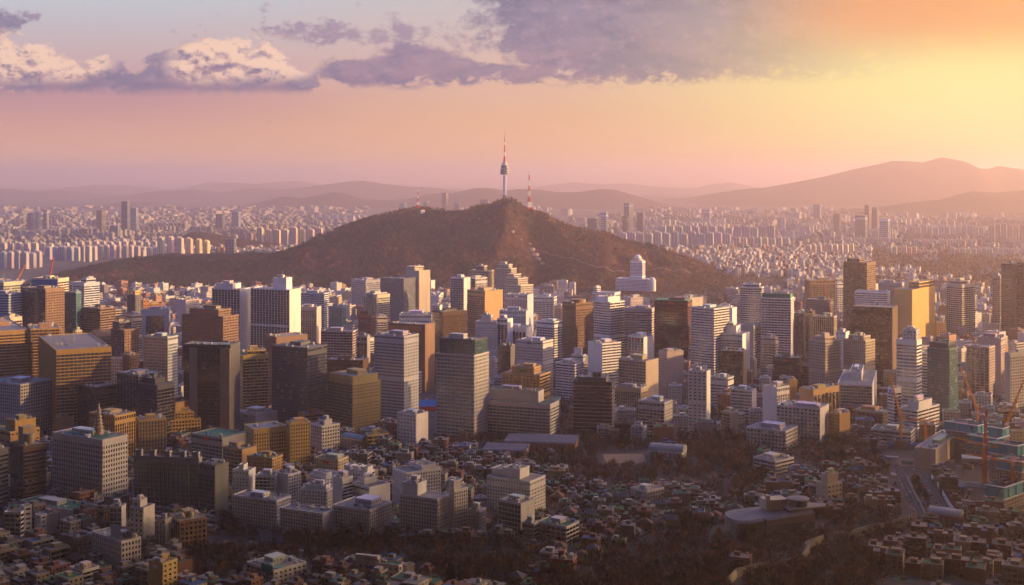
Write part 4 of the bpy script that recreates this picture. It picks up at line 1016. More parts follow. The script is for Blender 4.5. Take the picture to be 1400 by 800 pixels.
def arched_shed(label, px, py, L, W, H, rz, col, n=1, name='museum_shed', roofcol=(.20,.20,.22)):
    c = at(px, py); root = empty(name, c, rz, label, 'hall'); occupy(c, rz, L, W*n)
    b = MB(); b.box(-L/2, L/2, -W*n/2, W*n/2, 0, H)
    for i in range(int(L/5)):
        x = -L/2+2+i*5; b.box(x, x+2.6, -W*n/2-.1, -W*n/2-.02, 1.5, H-1.2, 1, True)
    b.build('wall', [FAC, STEEL], root, col)
    for k in range(n):
        b = MB(); y0 = -W*n/2 + k*W + W*.08; w = W*.84; m = 10; pts = [(y0 + w/2 - w/2*math.cos(math.pi*i/m), H + w*.28*math.sin(math.pi*i/m)) for i in range(m+1)]
        for (ya, za), (yb_, zb) in zip(pts, pts[1:]): b.quad((-L/2-.8, ya, za), (L/2+.8, ya, za), (L/2+.8, yb_, zb), (-L/2-.8, yb_, zb))
        b.poly([(L/2+.8, y, z) for y, z in pts]); b.poly([(-L/2-.8, y, z) for y, z in reversed(pts)]); b.build('barrel_roof', ROOF, root, roofcol)
arched_shed('row of parallel grey barrel roofs over a brick museum by the brown trees', 741, 612, 78, 11, 9, R(-8), (.34,.14,.09), 4)
arched_shed('second group of barrel roofs with shorter bays, nearer the old houses'.replace(', nearer','beside').replace('baysbeside','bays beside'), 692, 621, 46, 9, 7, R(-8), (.36,.28,.22), 4)
arched_shed('white gymnasium with a domed pale roof beside the playing field', 913, 626, 36, 26, 9, R(-20), (.58,.56,.52), 1, 'gymnasium', (.30,.29,.27))
arched_shed('cream building with a blue grey glass vault among small yellow houses', 486, 612, 30, 17, 11, R(-35), (.5,.38,.22), 1, 'vaulted_hall', (.22,.28,.30))
arched_shed('brick hall with pale gable roof among the brick flats', 1293, 716, 26, 20, 9, R(-30), (.34,.10,.08), 1, 'gable_hall', (.45,.43,.40))
def tent():
    c = at(585, 560); root = empty('event_tent', c, R(10), 'blue topped red festival tent in the gap between two glass towers', 'tent'); occupy(c, 0, 36, 26)
    b = MB(); b.box(-16, 16, -11, 11, 0, 6); b.build('tent_wall', RED, root); b = MB()
    b.poly([(-17,-12,6),(17,-12,6),(10,0,13),(-10,0,13)]); b.poly([(17,12,6),(-17,12,6),(-10,0,13),(10,0,13)]); b.poly([(17,-12,6),(17,12,6),(10,0,13)]); b.poly([(-17,12,6),(-17,-12,6),(-10,0,13)]); b.build('tent_roof', BLUE, root)
tent()
def warehouse_gate():
    c = at(1335, 652); root = empty('steel_canopy', c, R(-15), 'open steel canopy with grey roof between the warehouse and the teal towers', 'canopy'); occupy(c, 0, 30, 20)
    b = MB(); b.box(-14, 14, -9, 9, 18, 20, 0, True); b.build('roof', ROOF, root, (.36,.35,.34))
    for x in (-13, 13):
        for y in (-8, 8): b = MB(); b.box(x-.7, x+.7, y-.7, y+.7, 0, 18); b.build('column', FAC, root, (.4,.36,.32))
warehouse_gate()
# ---- construction site: wrapped towers and cranes
def wrapped(label, xl, xc, xr, yt, yb, hp):
    p, rz, wl, wr, H, Cy = place(xl, xc, xr, yt, yb, 44, G0, .7); occupy(p, rz, wl, wr)
    root = empty('unfinished_tower', p, rz, label, 'tower'); hh = hp*Cy/F
    facade(root, -wl/2, wl/2, -wr/2, wr/2, -1, H-1, ('grid', 'grid'), (.34,.30,.27), CG['k'], False, 3.0, 3.0, roofc=(.12,.11,.11))
    b = MB(); e = 1.3; n = max(3, int(wl/7)); m = max(3, int(wr/7))
    for i in range(n):
        x0, x1 = -wl/2-e+(wl+2*e)*i/n, -wl/2-e+(wl+2*e)*(i+1)/n; o = .8 if i % 2 else 0
        b.box(x0+.12, x1-.12, -wr/2-e-o, -wr/2-e-o+.4, H-hh, H+1.5, 0, True); b.box(x0+.12, x1-.12, wr/2+e, wr/2+e+.4, H-hh, H+1.5, 0, True)
    for i in range(m):
        y0, y1 = -wr/2-e+(wr+2*e)*i/m+.5, -wr/2-e+(wr+2*e)*(i+1)/m; o = .8 if i % 2 else 0
        b.box(wl/2+e+o-.4, wl/2+e+o, y0+.12, y1-.12, H-hh, H+1.5, 0, True); b.box(-wl/2-e, -wl/2-e+.4, y0, y1-.12, H-hh, H+1.5, 0, True)
    b.build('safety_screen', TEAL, root)
    b = MB()
    for zz in (H-hh-.7, H+1.5):
        b.box(-wl/2-e-1, wl/2+e+1, -wr/2-e-1.1, -wr/2-e+.5, zz, zz+.7, 0, True); b.box(wl/2+e-.3, wl/2+e+1.1, -wr/2-e+.6, wr/2+e+1, zz, zz+.7, 0, True)
    b.build('screen_rail', WHITE, root)
    b = MB()
    for i in range(3): x = -wl*.4+wl*.16*i; b.box(x, x+2, -wr*.3, wr*.3, H-.6, H+rnd.uniform(.5, 2.2))
    b.build('formwork', PAINT, root, (.14,.10,.16) if rnd.random() < .5 else (.24,.13,.08))
wrapped('unfinished tower wrapped in teal screens below the teal glass tower', 1294, 1336, 1347, 584, 628, 9)
wrapped('smaller unfinished tower with teal screens behind the red and white mast crane', 1349, 1370, 1377, 588, 622, 9)
wrapped('unfinished tower under blue sheets in the middle of the teal group', 1326, 1362, 1372, 602, 640, 8)
wrapped('teal screened tower with bare concrete floors below the screens', 1355, 1390, 1402, 612, 668, 12)
wrapped('teal screened tower rising behind the lowest teal block', 1367, 1396, 1412, 634, 690, 11)
wrapped('lowest broad teal screened block at the picture edge', 1350, 1372, 1430, 669, 700, 13)
def crane(label, px, yb, ym, jx, jy, mat=None, cx=None, cy=None, w=1.9, z0=G0, D=None):
    """mast foot at px,yb; mast head at ym; jib tip and counter-jib tip given by where they are seen"""
    D = D or depth(yb, z0); k = D/F; mat = mat or ORANGE; X = (px-CX)*k
    zh = CAMZ-(ym-HY)*k - z0; root = empty('tower_crane', (X, D, z0), 0, label, 'crane')
    def pt(x, y): return ((x-px)*k, 0, CAMZ-(y-HY)*k-z0)
    def truss(p, q, w, r, name, taper=1., m=None):
        p, q = Vector(p), Vector(q); L = (q-p).length; n = max(4, int(L/(w*1.3))); d = (q-p)/n; dn = d.normalized()
        a = dn.cross(Vector((0, 1, 0))); a = a.normalized() if a.length > .1 else Vector((1, 0, 0)); bb = dn.cross(a).normalized(); b = MB()
        def cr(i): s = w/2*(1-(1-taper)*i/n); c = p + d*i; return [c+a*s+bb*s, c-a*s+bb*s, c-a*s-bb*s, c+a*s-bb*s]
        for i in range(n):
            c0, c1 = cr(i), cr(i+1)
            for j in range(4): b.bar(c0[j], c1[j], r); b.bar(c0[j], c1[(j+1) % 4], r*.7)
        return b.build(name, m or mat, root)
    truss((0, 0, 0), (0, 0, zh), w, .36, 'mast')
    truss((0, 0, zh), pt(jx, jy), w*.8, .32, 'jib', .45)
    cx = cx if cx is not None else px + (8 if jx < px else -8); cy = cy if cy is not None else ym+1
    truss((0, 0, zh), pt(cx, cy), w*.7, .22, 'counter_jib')
    c = pt(cx, cy); b = MB(); b.box(c[0]-1.5, c[0]+1.5, -1.2, 1.2, c[2]-3.2, c[2]+.4, 0, True); b.build('counterweight', FAC, root, (.4,.38,.36))
    b = MB(); top = (0, 0, zh+8); b.bar((0, 0, zh), top, .4); b.bar(top, pt(cx, cy), .14); j = Vector(pt(jx, jy))*.75 + Vector((0, 0, zh))*.25; b.bar(top, j, .12); b.build('tie_rods', mat, root)
    b = MB(); b.box(-1.3, 1.3, -2.6, -1.1, zh-2.6, zh+.4, 0, True); b.build('cab', WHITE, root)
crane('orange luffing crane with jib raised over the white stair tower', 1232, 612, 576, 1217, 513, cx=1240, cy=568)
crane('orange crane with level jib over the blue sheeted yard', 1265, 612, 575, 1241, 574, cx=1287, cy=577)
crane('tall orange luffing crane rising beside the teal glass tower', 1337, 600, 563, 1312, 501, cx=1347, cy=557)
crane('orange luffing crane leaning out towards the picture edge', 1377, 612, 578, 1403, 512, cx=1369, cy=570)
crane('big orange crane with sagging level jib across the teal towers', 1345, 664, 608, 1304, 598, cx=1367, cy=612)
crane('lowest orange crane with long level jib above the canopy', 1384, 690, 632, 1320, 620, cx=1412, cy=638)
crane('red and white mast crane between the teal towers', 1347.5, 660, 573, 1350, 560, mat=RED, w=1.6)
crane('red crane with long luffing jib in front of the orange tower', 1143, 470, 450, 1126, 387, mat=RED, cx=1149, cy=447, D=2250, z0=G0)
crane('orange crane tilting up behind the cream banded tower', 22, 470, 386, 36, 360, cx=18, cy=385, D=2300)
crane('red and white crane jib above the blue sheeted tower', 68, 470, 381, 73, 352, mat=RED, cx=62, cy=380, D=2150)
crane('red crane jib leaning between the grey frame and blue white glass towers', 226, 520, 457, 236, 433, mat=RED, cx=222, cy=458, D=2060)
crane('thin orange hoist mast in the gap before the black glass building', 962, 520, 482, 962, 474, cx=965, cy=481, D=1950)
# ---- city wall, roads, field
def wall_path(label, pts, h=5.5, th=2.0, nm='city_wall', mt=None, bat=True):
    P = [at(x, y) for x, y in pts]; Q = []
    for a, c in zip(P, P[1:]):
        n = max(1, int((c-a).length/6)); Q += [a + (c-a)*i/n for i in range(n)]
    Q.append(P[-1]); b = MB(); root = empty(nm, Q[0], 0, label, 'wall'); o = Q[0]
    for a, c in zip(Q, Q[1:]):
        d = (c-a); d.z = 0; d.normalize(); nrm = Vector((d.y, -d.x, 0))*th/2
        za, zc = ground(a.x, a.y)-o.z, ground(c.x, c.y)-o.z; a2, c2 = a-o, c-o
        for s in (1, -1):
            p, q = a2 + nrm*s, c2 + nrm*s; vs = [(p.x, p.y, za-3), (q.x, q.y, zc-3), (q.x, q.y, zc+h), (p.x, p.y, za+h)]; b.poly(vs if s > 0 else vs[::-1])
        b.poly([tuple((a2+nrm).xy)+(za+h,), tuple((c2+nrm).xy)+(zc+h,), tuple((c2-nrm).xy)+(zc+h,), tuple((a2-nrm).xy)+(za+h,)])
    b.build('rampart', mt or STONE, root); b = MB()
    if not bat: return
    for a, c in zip(Q, Q[1:]):
        for t in (.05, .55):
            p, q = a + (c-a)*t - o, a + (c-a)*(t+.38) - o; z = ground(a.x, a.y)-o.z+h; d = (c-a); d.z = 0; d.normalize(); nrm = Vector((d.y, -d.x, 0))
            b.prism([(p+nrm*(th/2-.6)).xy, (q+nrm*(th/2-.6)).xy, (q+nrm*th/2).xy, (p+nrm*th/2).xy][::-1], z, z+1.3)
    b.build('battlements', STONE, root)
wall_path('pale old stone city wall climbing from the bottom edge to the brown slope', [(996,800),(1006,790),(1040,781),(1075,777),(1096,768),(1106,756),(1102,750),(1112,747),(1125,742)])
wall_path('sunlit stretch of old stone city wall beside the brick flats', [(1140,738),(1160,737),(1185,729),(1215,724),(1240,716),(1252,711)])
def strip(name, pts, w, mat, dz=.02, kind='structure'):
    P = [at(x, y) for x, y in pts]; b = MB(); Q = []
    for i, p in enumerate(P):
        d = (P[min(i+1, len(P)-1)]-P[max(i-1, 0)]); d.z = 0; d.normalize(); nrm = Vector((-d.y, d.x, 0))*w/2; Q.append((p+nrm, p-nrm))
    for (a, b_), (c, d) in zip(Q, Q[1:]): b.poly([(b_.x, b_.y, b_.z+dz), (d.x, d.y, d.z+dz), (c.x, c.y, c.z+dz), (a.x, a.y, a.z+dz)])
    return tag(b.build(name, mat), kind=kind)
ROADS = [([(1262,712),(1250,690),(1240,672),(1232,655),(1224,640),(1205,622),(1180,612)], 11), ([(1296,712),(1278,680),(1262,655),(1250,640)], 8),
         ([(250,735),(330,742),(400,752),(520,758),(700,757)], 13), ([(300,700),(345,728),(400,752)], 10), ([(560,604),(640,612),(700,606),(780,604)], 16), ([(586,600),(588,560),(586,520)], 18)]
for pts, w in ROADS:
    strip('road', pts, w, ASPH, .06); 
    strip('pavement', pts, w+4, M_plain('paving', (.09,.085,.08), .9) if 'paving' not in bpy.data.materials else bpy.data.materials['paving'], .03)
LINE = M_plain('road_paint', (.6,.58,.5), .7)
for pts, w in ROADS[:5]:
    P = [at(x, y) for x, y in pts]; b = MB()
    for a, c in zip(P, P[1:]):
        L = (c-a).length; n = int(L/9); d = (c-a)/max(L, .1); nr = Vector((-d.y, d.x, 0))
        for i in range(n):
            p = a + d*i*9; q = p + d*4
            for s in (-.2, .2):
                e = nr*(w*s); b.poly([tuple(v) for v in ((p+e-nr*.12)+Vector((0,0,.07)), (q+e-nr*.12)+Vector((0,0,.07)), (q+e+nr*.12)+Vector((0,0,.07)), (p+e+nr*.12)+Vector((0,0,.07)))])
    if b.f: tag(b.build('road_markings', LINE), kind='structure')
strip('sports_field', [(826,627),(882,627)], 46, SAND, .05)
strip('construction_yard', [(1200,632),(1262,632)], 40, M_plain('bare_earth', (.22,.14,.09), .95, var=.6), .025)
CONC = M_plain('concrete', (.36,.35,.33), .9, var=.4)
wall_path('pale concrete retaining wall along the inner side of the curving road', [(1268,714),(1258,692),(1249,674),(1241,656)], 3.5, .8, 'retaining_wall', CONC, False)
wall_path('low concrete wall between the curving road and the construction road', [(1276,710),(1262,684),(1252,664)], 2.5, .6, 'retaining_wall', CONC, False)
wall_path('long white site fence beside the construction road below the warehouse', [(1312,712),(1296,690),(1284,668),(1272,652)], 4.5, .5, 'site_fence', WHITE, False)
wall_path('white site fence running to the picture edge under the teal towers', [(1284,656),(1320,664),(1352,668)], 4.0, .5, 'site_fence', WHITE, False)
for i, (x, y, w, d, c, lab) in enumerate([(1262,690,9,4,(.05,.16,.34),'blue site hut on the construction road'), (1283,700,10,4,(.5,.5,.48),'white site hut at the foot of the site fence'), (1222,652,12,5,(.4,.38,.34),'grey shed beside the curving road'), (1300,700,9,4,(.45,.2,.08),'orange container behind the site fence'), (1240,634,10,5,(.05,.22,.14),'green container on the bare earth yard'), (1220,628,12,5,(.6,.58,.54),'white container on the bare earth yard')]):
    c0 = at(x, y); r_ = empty('site_hut', c0, .4+i*.5, lab, 'hut'); b = MB(); b.box(-w/2, w/2, -d/2, d/2, 0, 2.8)
    for k in range(int(w/2.5)): b.box(-w/2+.6+k*2.5, -w/2+1.8+k*2.5, -d/2-.06, -d/2-.01, 1, 2, 1, True)
    b.build('wall', [FAC, STEEL], r_, c); b = MB(); b.box(-w/2-.2, w/2+.2, -d/2-.2, d/2+.2, 2.81, 3.0, 0, True); b.build('roof', ROOF, r_, [v*.8 for v in c])
def bsheet(px, py, w, d, rz, lab):
    c = at(px, py); root = empty('tarpaulin_shed', c, rz, lab, 'shed'); b = MB(); n = 10
    for i in range(n):
        x0, x1 = -w/2+w*i/n, -w/2+w*(i+1)/n; z0_, z1_ = 5+rnd.uniform(-.8, .8), 5+rnd.uniform(-.8, .8); b.prism([(x0,-d/2),(x1,-d/2),(x1,d/2),(x0,d/2)], 0, z0_)
    b.build('blue_cover', BLUE, root)
bsheet(1245, 612, 46, 14, -.1, 'long blue tarpaulin covered stack behind the cream warehouse')
# ------------------------------------------------------------------ clearings where nothing is built
def inpoly(x, y, P):
    c = False; n = len(P)
    for i in range(n):
        (x1, y1), (x2, y2) = P[i], P[(i+1) % n]
        if (y1 > y) != (y2 > y) and x < (x2-x1)*(y-y1)/(y2-y1)+x1: c = not c
    return c
def topx(x, y, z=G0): return CX + F*x/y, HY + (CAMZ-z)*F/y
PARKS = [([(300,706),(330,724),(400,736),(455,742),(535,742),(535,752),(430,752),(340,744),(290,720)], 'g', 44), ([(1243,650),(1250,655),(1280,712),(1268,712)], 'y', 10),  # polygons in the ground plane, first laid out along lines of sight
    ([(925,596),(1020,598),(1045,640),(1060,655),(1000,652),(915,655),(885,650),(880,640),(890,628),(900,628),(925,640),(925,596)], 'r', 120),
    ([(775,606),(820,602),(900,606),(895,622),(825,618),(822,636),(890,640),(900,660),(840,668),(790,655),(745,640),(700,630),(700,622),(760,624)], 'r', 90),
    ([(760,545),(784,545),(783,600),(768,600)], 'r', 12), ([(572,505),(596,505),(596,548),(574,545)], 'r', 12),
    ([(930,700),(1000,735),(1100,728),(1160,700),(1250,708),(1240,714),(1140,736),(1080,770),(1000,786),(985,830),(700,830),(780,775),(900,760)], 'h', 190),
    ([(1000,840),(1010,800),(1080,782),(1115,752),(1250,716),(1235,740),(1190,760),(1215,840)], 'h', 100),
    ([(400,735),(560,742),(660,745),(760,752),(740,775),(700,800),(600,800),(560,770),(420,768),(300,760)], 'g', 110),
    ([(240,755),(330,750),(330,790),(250,790)], 'h', 30),
    ([(700,500),(770,520),(778,545),(760,545)], 'r', 4),
    ([(1085,600),(1160,607),(1165,640),(1120,640),(1090,625)], 'y', 34), ([(1165,610),(1215,625),(1225,650),(1180,650)], 'y', 16),
    ([(980,655),(1030,655),(1035,690),(985,690)], 'r', 18), ([(640,600),(700,600),(700,612),(640,612)], 'r', 8),
    ([(690,660),(760,680),(760,700),(740,712),(700,700)], 'g', 14), ([(760,790),(1000,800),(1000,840),(760,840)], 'h', 40)]
PARKW = [([at(x, y, G0).to_2d() for x, y in P], k, n) for P, k, n in PARKS]
PARKW = [([(v[0], v[1]) for v in P], k, n) for P, k, n in PARKW]
def inpark(x, y):
    return any(inpoly(x, y, P) for P, k, n in PARKW)
ROADW = []
for pts, w in ROADS:
    P = [at(x, y) for x, y in pts]
    for a, c in zip(P, P[1:]):
        n = int((c-a).length/6)+1
        for i in range(n): q = a + (c-a)*i/n; ROADW.append((q.x, q.y, w/2+2))
for P in ([(996,800),(1040,781),(1096,768),(1106,752),(1125,742)], [(1140,738),(1185,729),(1252,711)]):
    W_ = [at(x, y) for x, y in P]
    for a, c in zip(W_, W_[1:]):
        n = int((c-a).length/4)+1
        for i in range(n): q = a + (c-a)*i/n; ROADW.append((q.x, q.y, 4))
YARD = [(v.x, v.y) for v in (at(1195,618), at(1262,612), at(1272,640), at(1240,660))]
FIELD = [(v.x, v.y) for v in (at(815,618), at(895,618), at(895,640), at(815,640))]
SITE = [(v.x, v.y) for v in (at(1288,612), at(1440,600), at(1440,712), at(1335,706), at(1290,640))]
def onroad(x, y, r): return inpoly(x, y, SITE) or any((x-a)**2+(y-b)**2 < (w+r)**2 for a, b, w in ROADW) or inpoly(x, y, YARD) or inpoly(x, y, FIELD)

n_ = 0
while n_ < 26:
    px, py = rnd.uniform(1285, 1400), rnd.uniform(622, 705); c0 = at(px, py)
    if not free(c0.x, c0.y, 5) or not inpoly(c0.x, c0.y, SITE): continue
    n_ += 1; w, d, h = rnd.uniform(5, 13), rnd.uniform(3, 6), rnd.uniform(1.5, 5); occupy(c0, 0, w, d); col = rnd.choice([(.4,.36,.3), (.3,.16,.08), (.08,.18,.3), (.45,.43,.4), (.12,.2,.14)])
    r_ = empty('material_stack', c0, rnd.uniform(0, 3), 'stack of building material or site container between the teal wrapped towers', 'material stack', 'material stacks on the construction site'); b = MB()
    k = rnd.randint(1, 3)
    for i in range(k): b.box(-w/2+i*.4, w/2-i*.3, -d/2, d/2-i*.5, i*h/k, (i+1)*h/k-.08, 0, True)
    b.build('stack', PAINT, r_, col)

# ---- path, rocks and huts on the hill
def hillat(px, py):
    Y = 3250.
    while Y < 4400:
        X = (px-CX)/F*Y; z = CAMZ-(py-HY)*Y/F
        if nam_h(X, Y) >= z: return Vector((X, Y, nam_h(X, Y)))
        Y += 6
    return None
HP = [v for v in (hillat(x, y) for x, y in [(742,346),(760,350),(778,354),(792,358),(806,364),(820,367),(836,372),(860,374),(888,372),(915,371),(945,374)]) if v]
b = MB()
for a, c in zip(HP, HP[1:]):
    n = max(1, int((c-a).length/10))
    for i in range(n):
        p, q = a+(c-a)*i/n, a+(c-a)*(i+1)/n; zp, zq = nam_h(p.x, p.y)+2.2, nam_h(q.x, q.y)+2.2
        b.poly([(p.x, p.y-3.5, zp-.4), (q.x, q.y-3.5, zq-.4), (q.x, q.y+3, zq+.6), (p.x, p.y+3, zp+.6)])
tag(b.build('path', M_plain('pale_gravel', (.34,.29,.24), .9)), kind='structure')
for i, (px, py, s) in enumerate([(727, 342, 9), (731, 350, 11), (736, 356, 9), (741, 361, 8), (724, 335, 6), (700, 318, 6), (712, 330, 5), (655, 300, 5)]):
    v = hillat(px, py)
    if not v: continue
    b = MB(); g = random.Random(i)
    for k in range(1):
        n = len(b.v); pts = []
        for j in range(7):
            for m in range(5):
                a, t = 2*math.pi*j/7, math.pi*m/4; r = s*g.uniform(.75, 1.15); pts.append((r*math.cos(a)*math.sin(t)*1.2, r*math.sin(a)*math.sin(t), r*math.cos(t)*.8))
        b.v += pts
        for j in range(7):
            for m in range(4): a_ = j*5+m; c_ = ((j+1) % 7)*5+m; b.f.append((a_, a_+1, c_+1, c_)); b.m.append(0)
    o = b.build('rock', M_plain('granite', (.36,.29,.24), .9, var=.6) if 'granite' not in bpy.data.materials else bpy.data.materials['granite'], None, None, v)
    tag(o, 'pale rock outcrop on the sunlit slope below the lattice mast', 'rock', 'rock outcrops on the hill')
# ------------------------------------------------------------------ infill: small buildings between the named ones
cands = []      # (x, y, rz, w, d, h, kind, wallcol, roofcol)
HC = [(.50,.46,.42), (.42,.36,.30), (.30,.15,.10), (.24,.11,.08), (.56,.53,.50), (.36,.33,.31), (.46,.38,.26), (.20,.19,.20), (.40,.24,.15), (.52,.48,.42)]
HR = [(.24,.23,.22), (.30,.28,.26), (.05,.17,.09), (.04,.14,.10), (.16,.15,.15), (.20,.10,.07), (.34,.32,.30), (.05,.12,.25), (.12,.11,.11)]
def jgrid(y0, y1, sp, kx0=-.41, kx1=.41):
    y = y0
    while y < y1:
        x = kx0*y
        while x < kx1*y:
            yield x + rnd.uniform(-.22, .22)*sp, y + rnd.uniform(-.22, .22)*sp
            x += sp
        y += sp
def wstreet(x, y, s=150.):     # irregular lanes left open between blocks of houses
    u = x*.92 + y*.38; v = -x*.38 + y*.92
    return abs((u + 18*math.sin(v*.02)) % s) < 8 or abs((v + 14*math.sin(u*.017)) % (s*.8)) < 7
def rzat(x, y): return R(-28 + 16*math.sin(x*.004+1) + 12*math.cos(y*.0043)) + (R(90) if rnd.random() < .5 else 0)
for x, y in jgrid(905, 1500, 15.5):
    px, py = topx(x, y)
    if inpark(x, y) or onroad(x, y, 7) or wstreet(x, y, 110): continue
    brick = px > 1120
    if 690 < px < 1130 and fbm(x, y, .012) > .38: continue
    big = rnd.random() < (.30 if px > 1180 or px < 250 else .12)
    w, d = (rnd.uniform(12, 18), rnd.uniform(10, 14)) if big else (rnd.uniform(8, 13), rnd.uniform(8, 12))
    h = rnd.uniform(10, 17) if big else rnd.uniform(4.5, 10)
    if not brick and px > 700: h *= .75
    if not free(x, y, max(w, d)*.5+1): continue
    wc = rnd.choice([(.30,.15,.10), (.26,.12,.08), (.40,.24,.15), (.46,.36,.24), (.36,.26,.2), (.5,.42,.3)] if brick else HC)
    wc = tuple(v*.72 for v in wc)
    cands.append((x, y, rzat(x, y), w, d, h, 'house', wc, rnd.choice(HR)))
for x, y in jgrid(1480, 3300, 30):
    if inpark(x, y) or onroad(x, y, 12) or wstreet(x, y, 210) or nam_h(x, y) > G0: continue
    if 785 < topx(x, y)[0] < 1000 and y > 2850: continue
    w, d = rnd.uniform(13, 27), rnd.uniform(12, 22); h = rnd.choice([rnd.uniform(8, 20), rnd.uniform(12, 30), rnd.uniform(18, 42)])
    if y < 1750: h *= .6
    if not free(x, y, max(w, d)*.5+2): continue
    cands.append((x, y, rzat(x, y), w, d, h, 'commercial_building', rnd.choice(HC + [(.6,.58,.55)]*4), rnd.choice(HR)))
for x, y in jgrid(3150, 5350, 19):
    px, py = topx(x, y)
    if nam_h(x, y) > G0 - 4 and y < 5200 or inpark(x, y): continue
    if px > 1190 and py < 405 and fbm(x, y, .002) > -.25: continue        # the brown park
    if px < 930 and 3600 < y < 4900 or 770 < px < 1010 and y < 3900: continue
    if 990 < px < 1075 and y < 3900: continue
    if wstreet(x, y, 170) or fbm(x+900, y, .004) > .34: continue
    w, d = rnd.uniform(9, 16), rnd.uniform(9, 14); h = rnd.choice([rnd.uniform(5, 11), rnd.uniform(7, 14), rnd.uniform(12, 26)])
    if not free(x, y, 9): continue
    cands.append((x, y, rzat(x, y), w, d, h, 'hillside_house', rnd.choice(HC + [(.62,.58,.54)]*5), rnd.choice(HR)))
def scatter_far(n, x0, x1, ya, yb, hs, ws, clus=0):
    left = 0
    for _ in range(n):
        if left <= 0:
            px = rnd.uniform(x0, x1); D = math.exp(rnd.uniform(math.log(depth(yb)), math.log(depth(ya)))); s = D/6000.
            left = rnd.randint(4, 15) if clus else 1; ca = R(rnd.choice([-30, -20, -25, -38])); col = rnd.choice([(.46,.42,.38), (.36,.33,.3), (.5,.47,.45), (.24,.21,.2), (.34,.25,.2), (.18,.17,.18)]); hh = rnd.uniform(*hs); ww = rnd.uniform(*ws)*s; k = 0; cw = rnd.randint(2, 5)
            X0 = (px-CX)/F*D; D0 = D
        left -= 1
        r, c = divmod(k, cw) if clus else (0, 0); k += 1
        X = X0 + math.cos(ca)*c*ww*1.3 - math.sin(ca)*r*ww*1.7; D = D0 + math.sin(ca)*c*ww*1.3 + math.cos(ca)*r*ww*1.7
        if nam_h(X, D) > G0 - 4 and D < 5300 or 235 < CX+F*X/D < 420 and 4850 < D < 6100: continue
        col = tuple(v*.85 for v in col) if clus == 0 else col
        if clus: cands.append((X, D, ca, ww, 13*s, hh*rnd.choice([1, 1, 1, .93]), 'far_building', col, rnd.choice(HR)))
        else: cands.append((X, D, ca + R(rnd.choice([0, 0, 90]) + rnd.uniform(-6, 6)), ww, rnd.uniform(11, 20)*s, hh, 'far_building', col, rnd.choice(HR)))
scatter_far(2600, -60, 560, 296, 343, (7, 24), (12, 26))
scatter_far(650, -60, 560, 300, 335, (22, 44), (16, 34), 1)
scatter_far(300, -60, 500, 284, 299, (8, 26), (20, 50))
scatter_far(1700, 780, 1480, 300, 346, (8, 28), (14, 34))
scatter_far(650, 820, 1480, 300, 334, (24, 52), (18, 34), 1)
scatter_far(350, 860, 1480, 288, 300, (14, 40), (16, 50))
scatter_far(50, 520, 780, 287, 300, (20, 50), (20, 40))
# ---- what shows: near rows hide far rows
sky_ = np.full(1500, 900.0); order = []
for (ox, oy, rz, hw, hd) in []: pass
HERO = []
for o in list(bpy.data.objects):
    if o.get('category') and o.parent is None and o.type == 'EMPTY':
        zs = [c.bound_box[6][2] for c in o.children if c.type == 'MESH' and c.name.split('.')[0] in ('wall',)]; ws = [c for c in o.children if c.name.split('.')[0] == 'wall']
        if not zs: continue
        bb = ws[0].bound_box; hw, hd = bb[6][0], bb[6][1]; HERO.append((o.location.y - (hw+hd)/2, ('hero', o.location.x, o.location.y, o.rotation_euler[2], hw*2, hd*2, max(zs))))
allb = HERO + [(c[1], c) for c in cands]
allb.sort(key=lambda t: t[0]); seen = {}
for yy, c in allb:
    if c[0] == 'hero': x, y, rz, w, d, h = c[1:]
    else: x, y, rz, w, d, h = c[:6]
    ex = abs(math.cos(rz))*w/2 + abs(math.sin(rz))*d/2; yn = y - 4; top = HY + (CAMZ-G0-h)*F/yn
    a, b_ = int(CX + F*(x-ex)/yn)+50, int(CX + F*(x+ex)/yn)+50
    a, b_ = max(0, a), min(1499, b_)
    if b_ < a: continue
    seg = sky_[a:b_+1]; area = float(np.clip(np.minimum(seg, 800) - top, 0, None).sum())
    sky_[a:b_+1] = np.minimum(seg, top)
    if c[0] != 'hero': seen[id(c)] = area
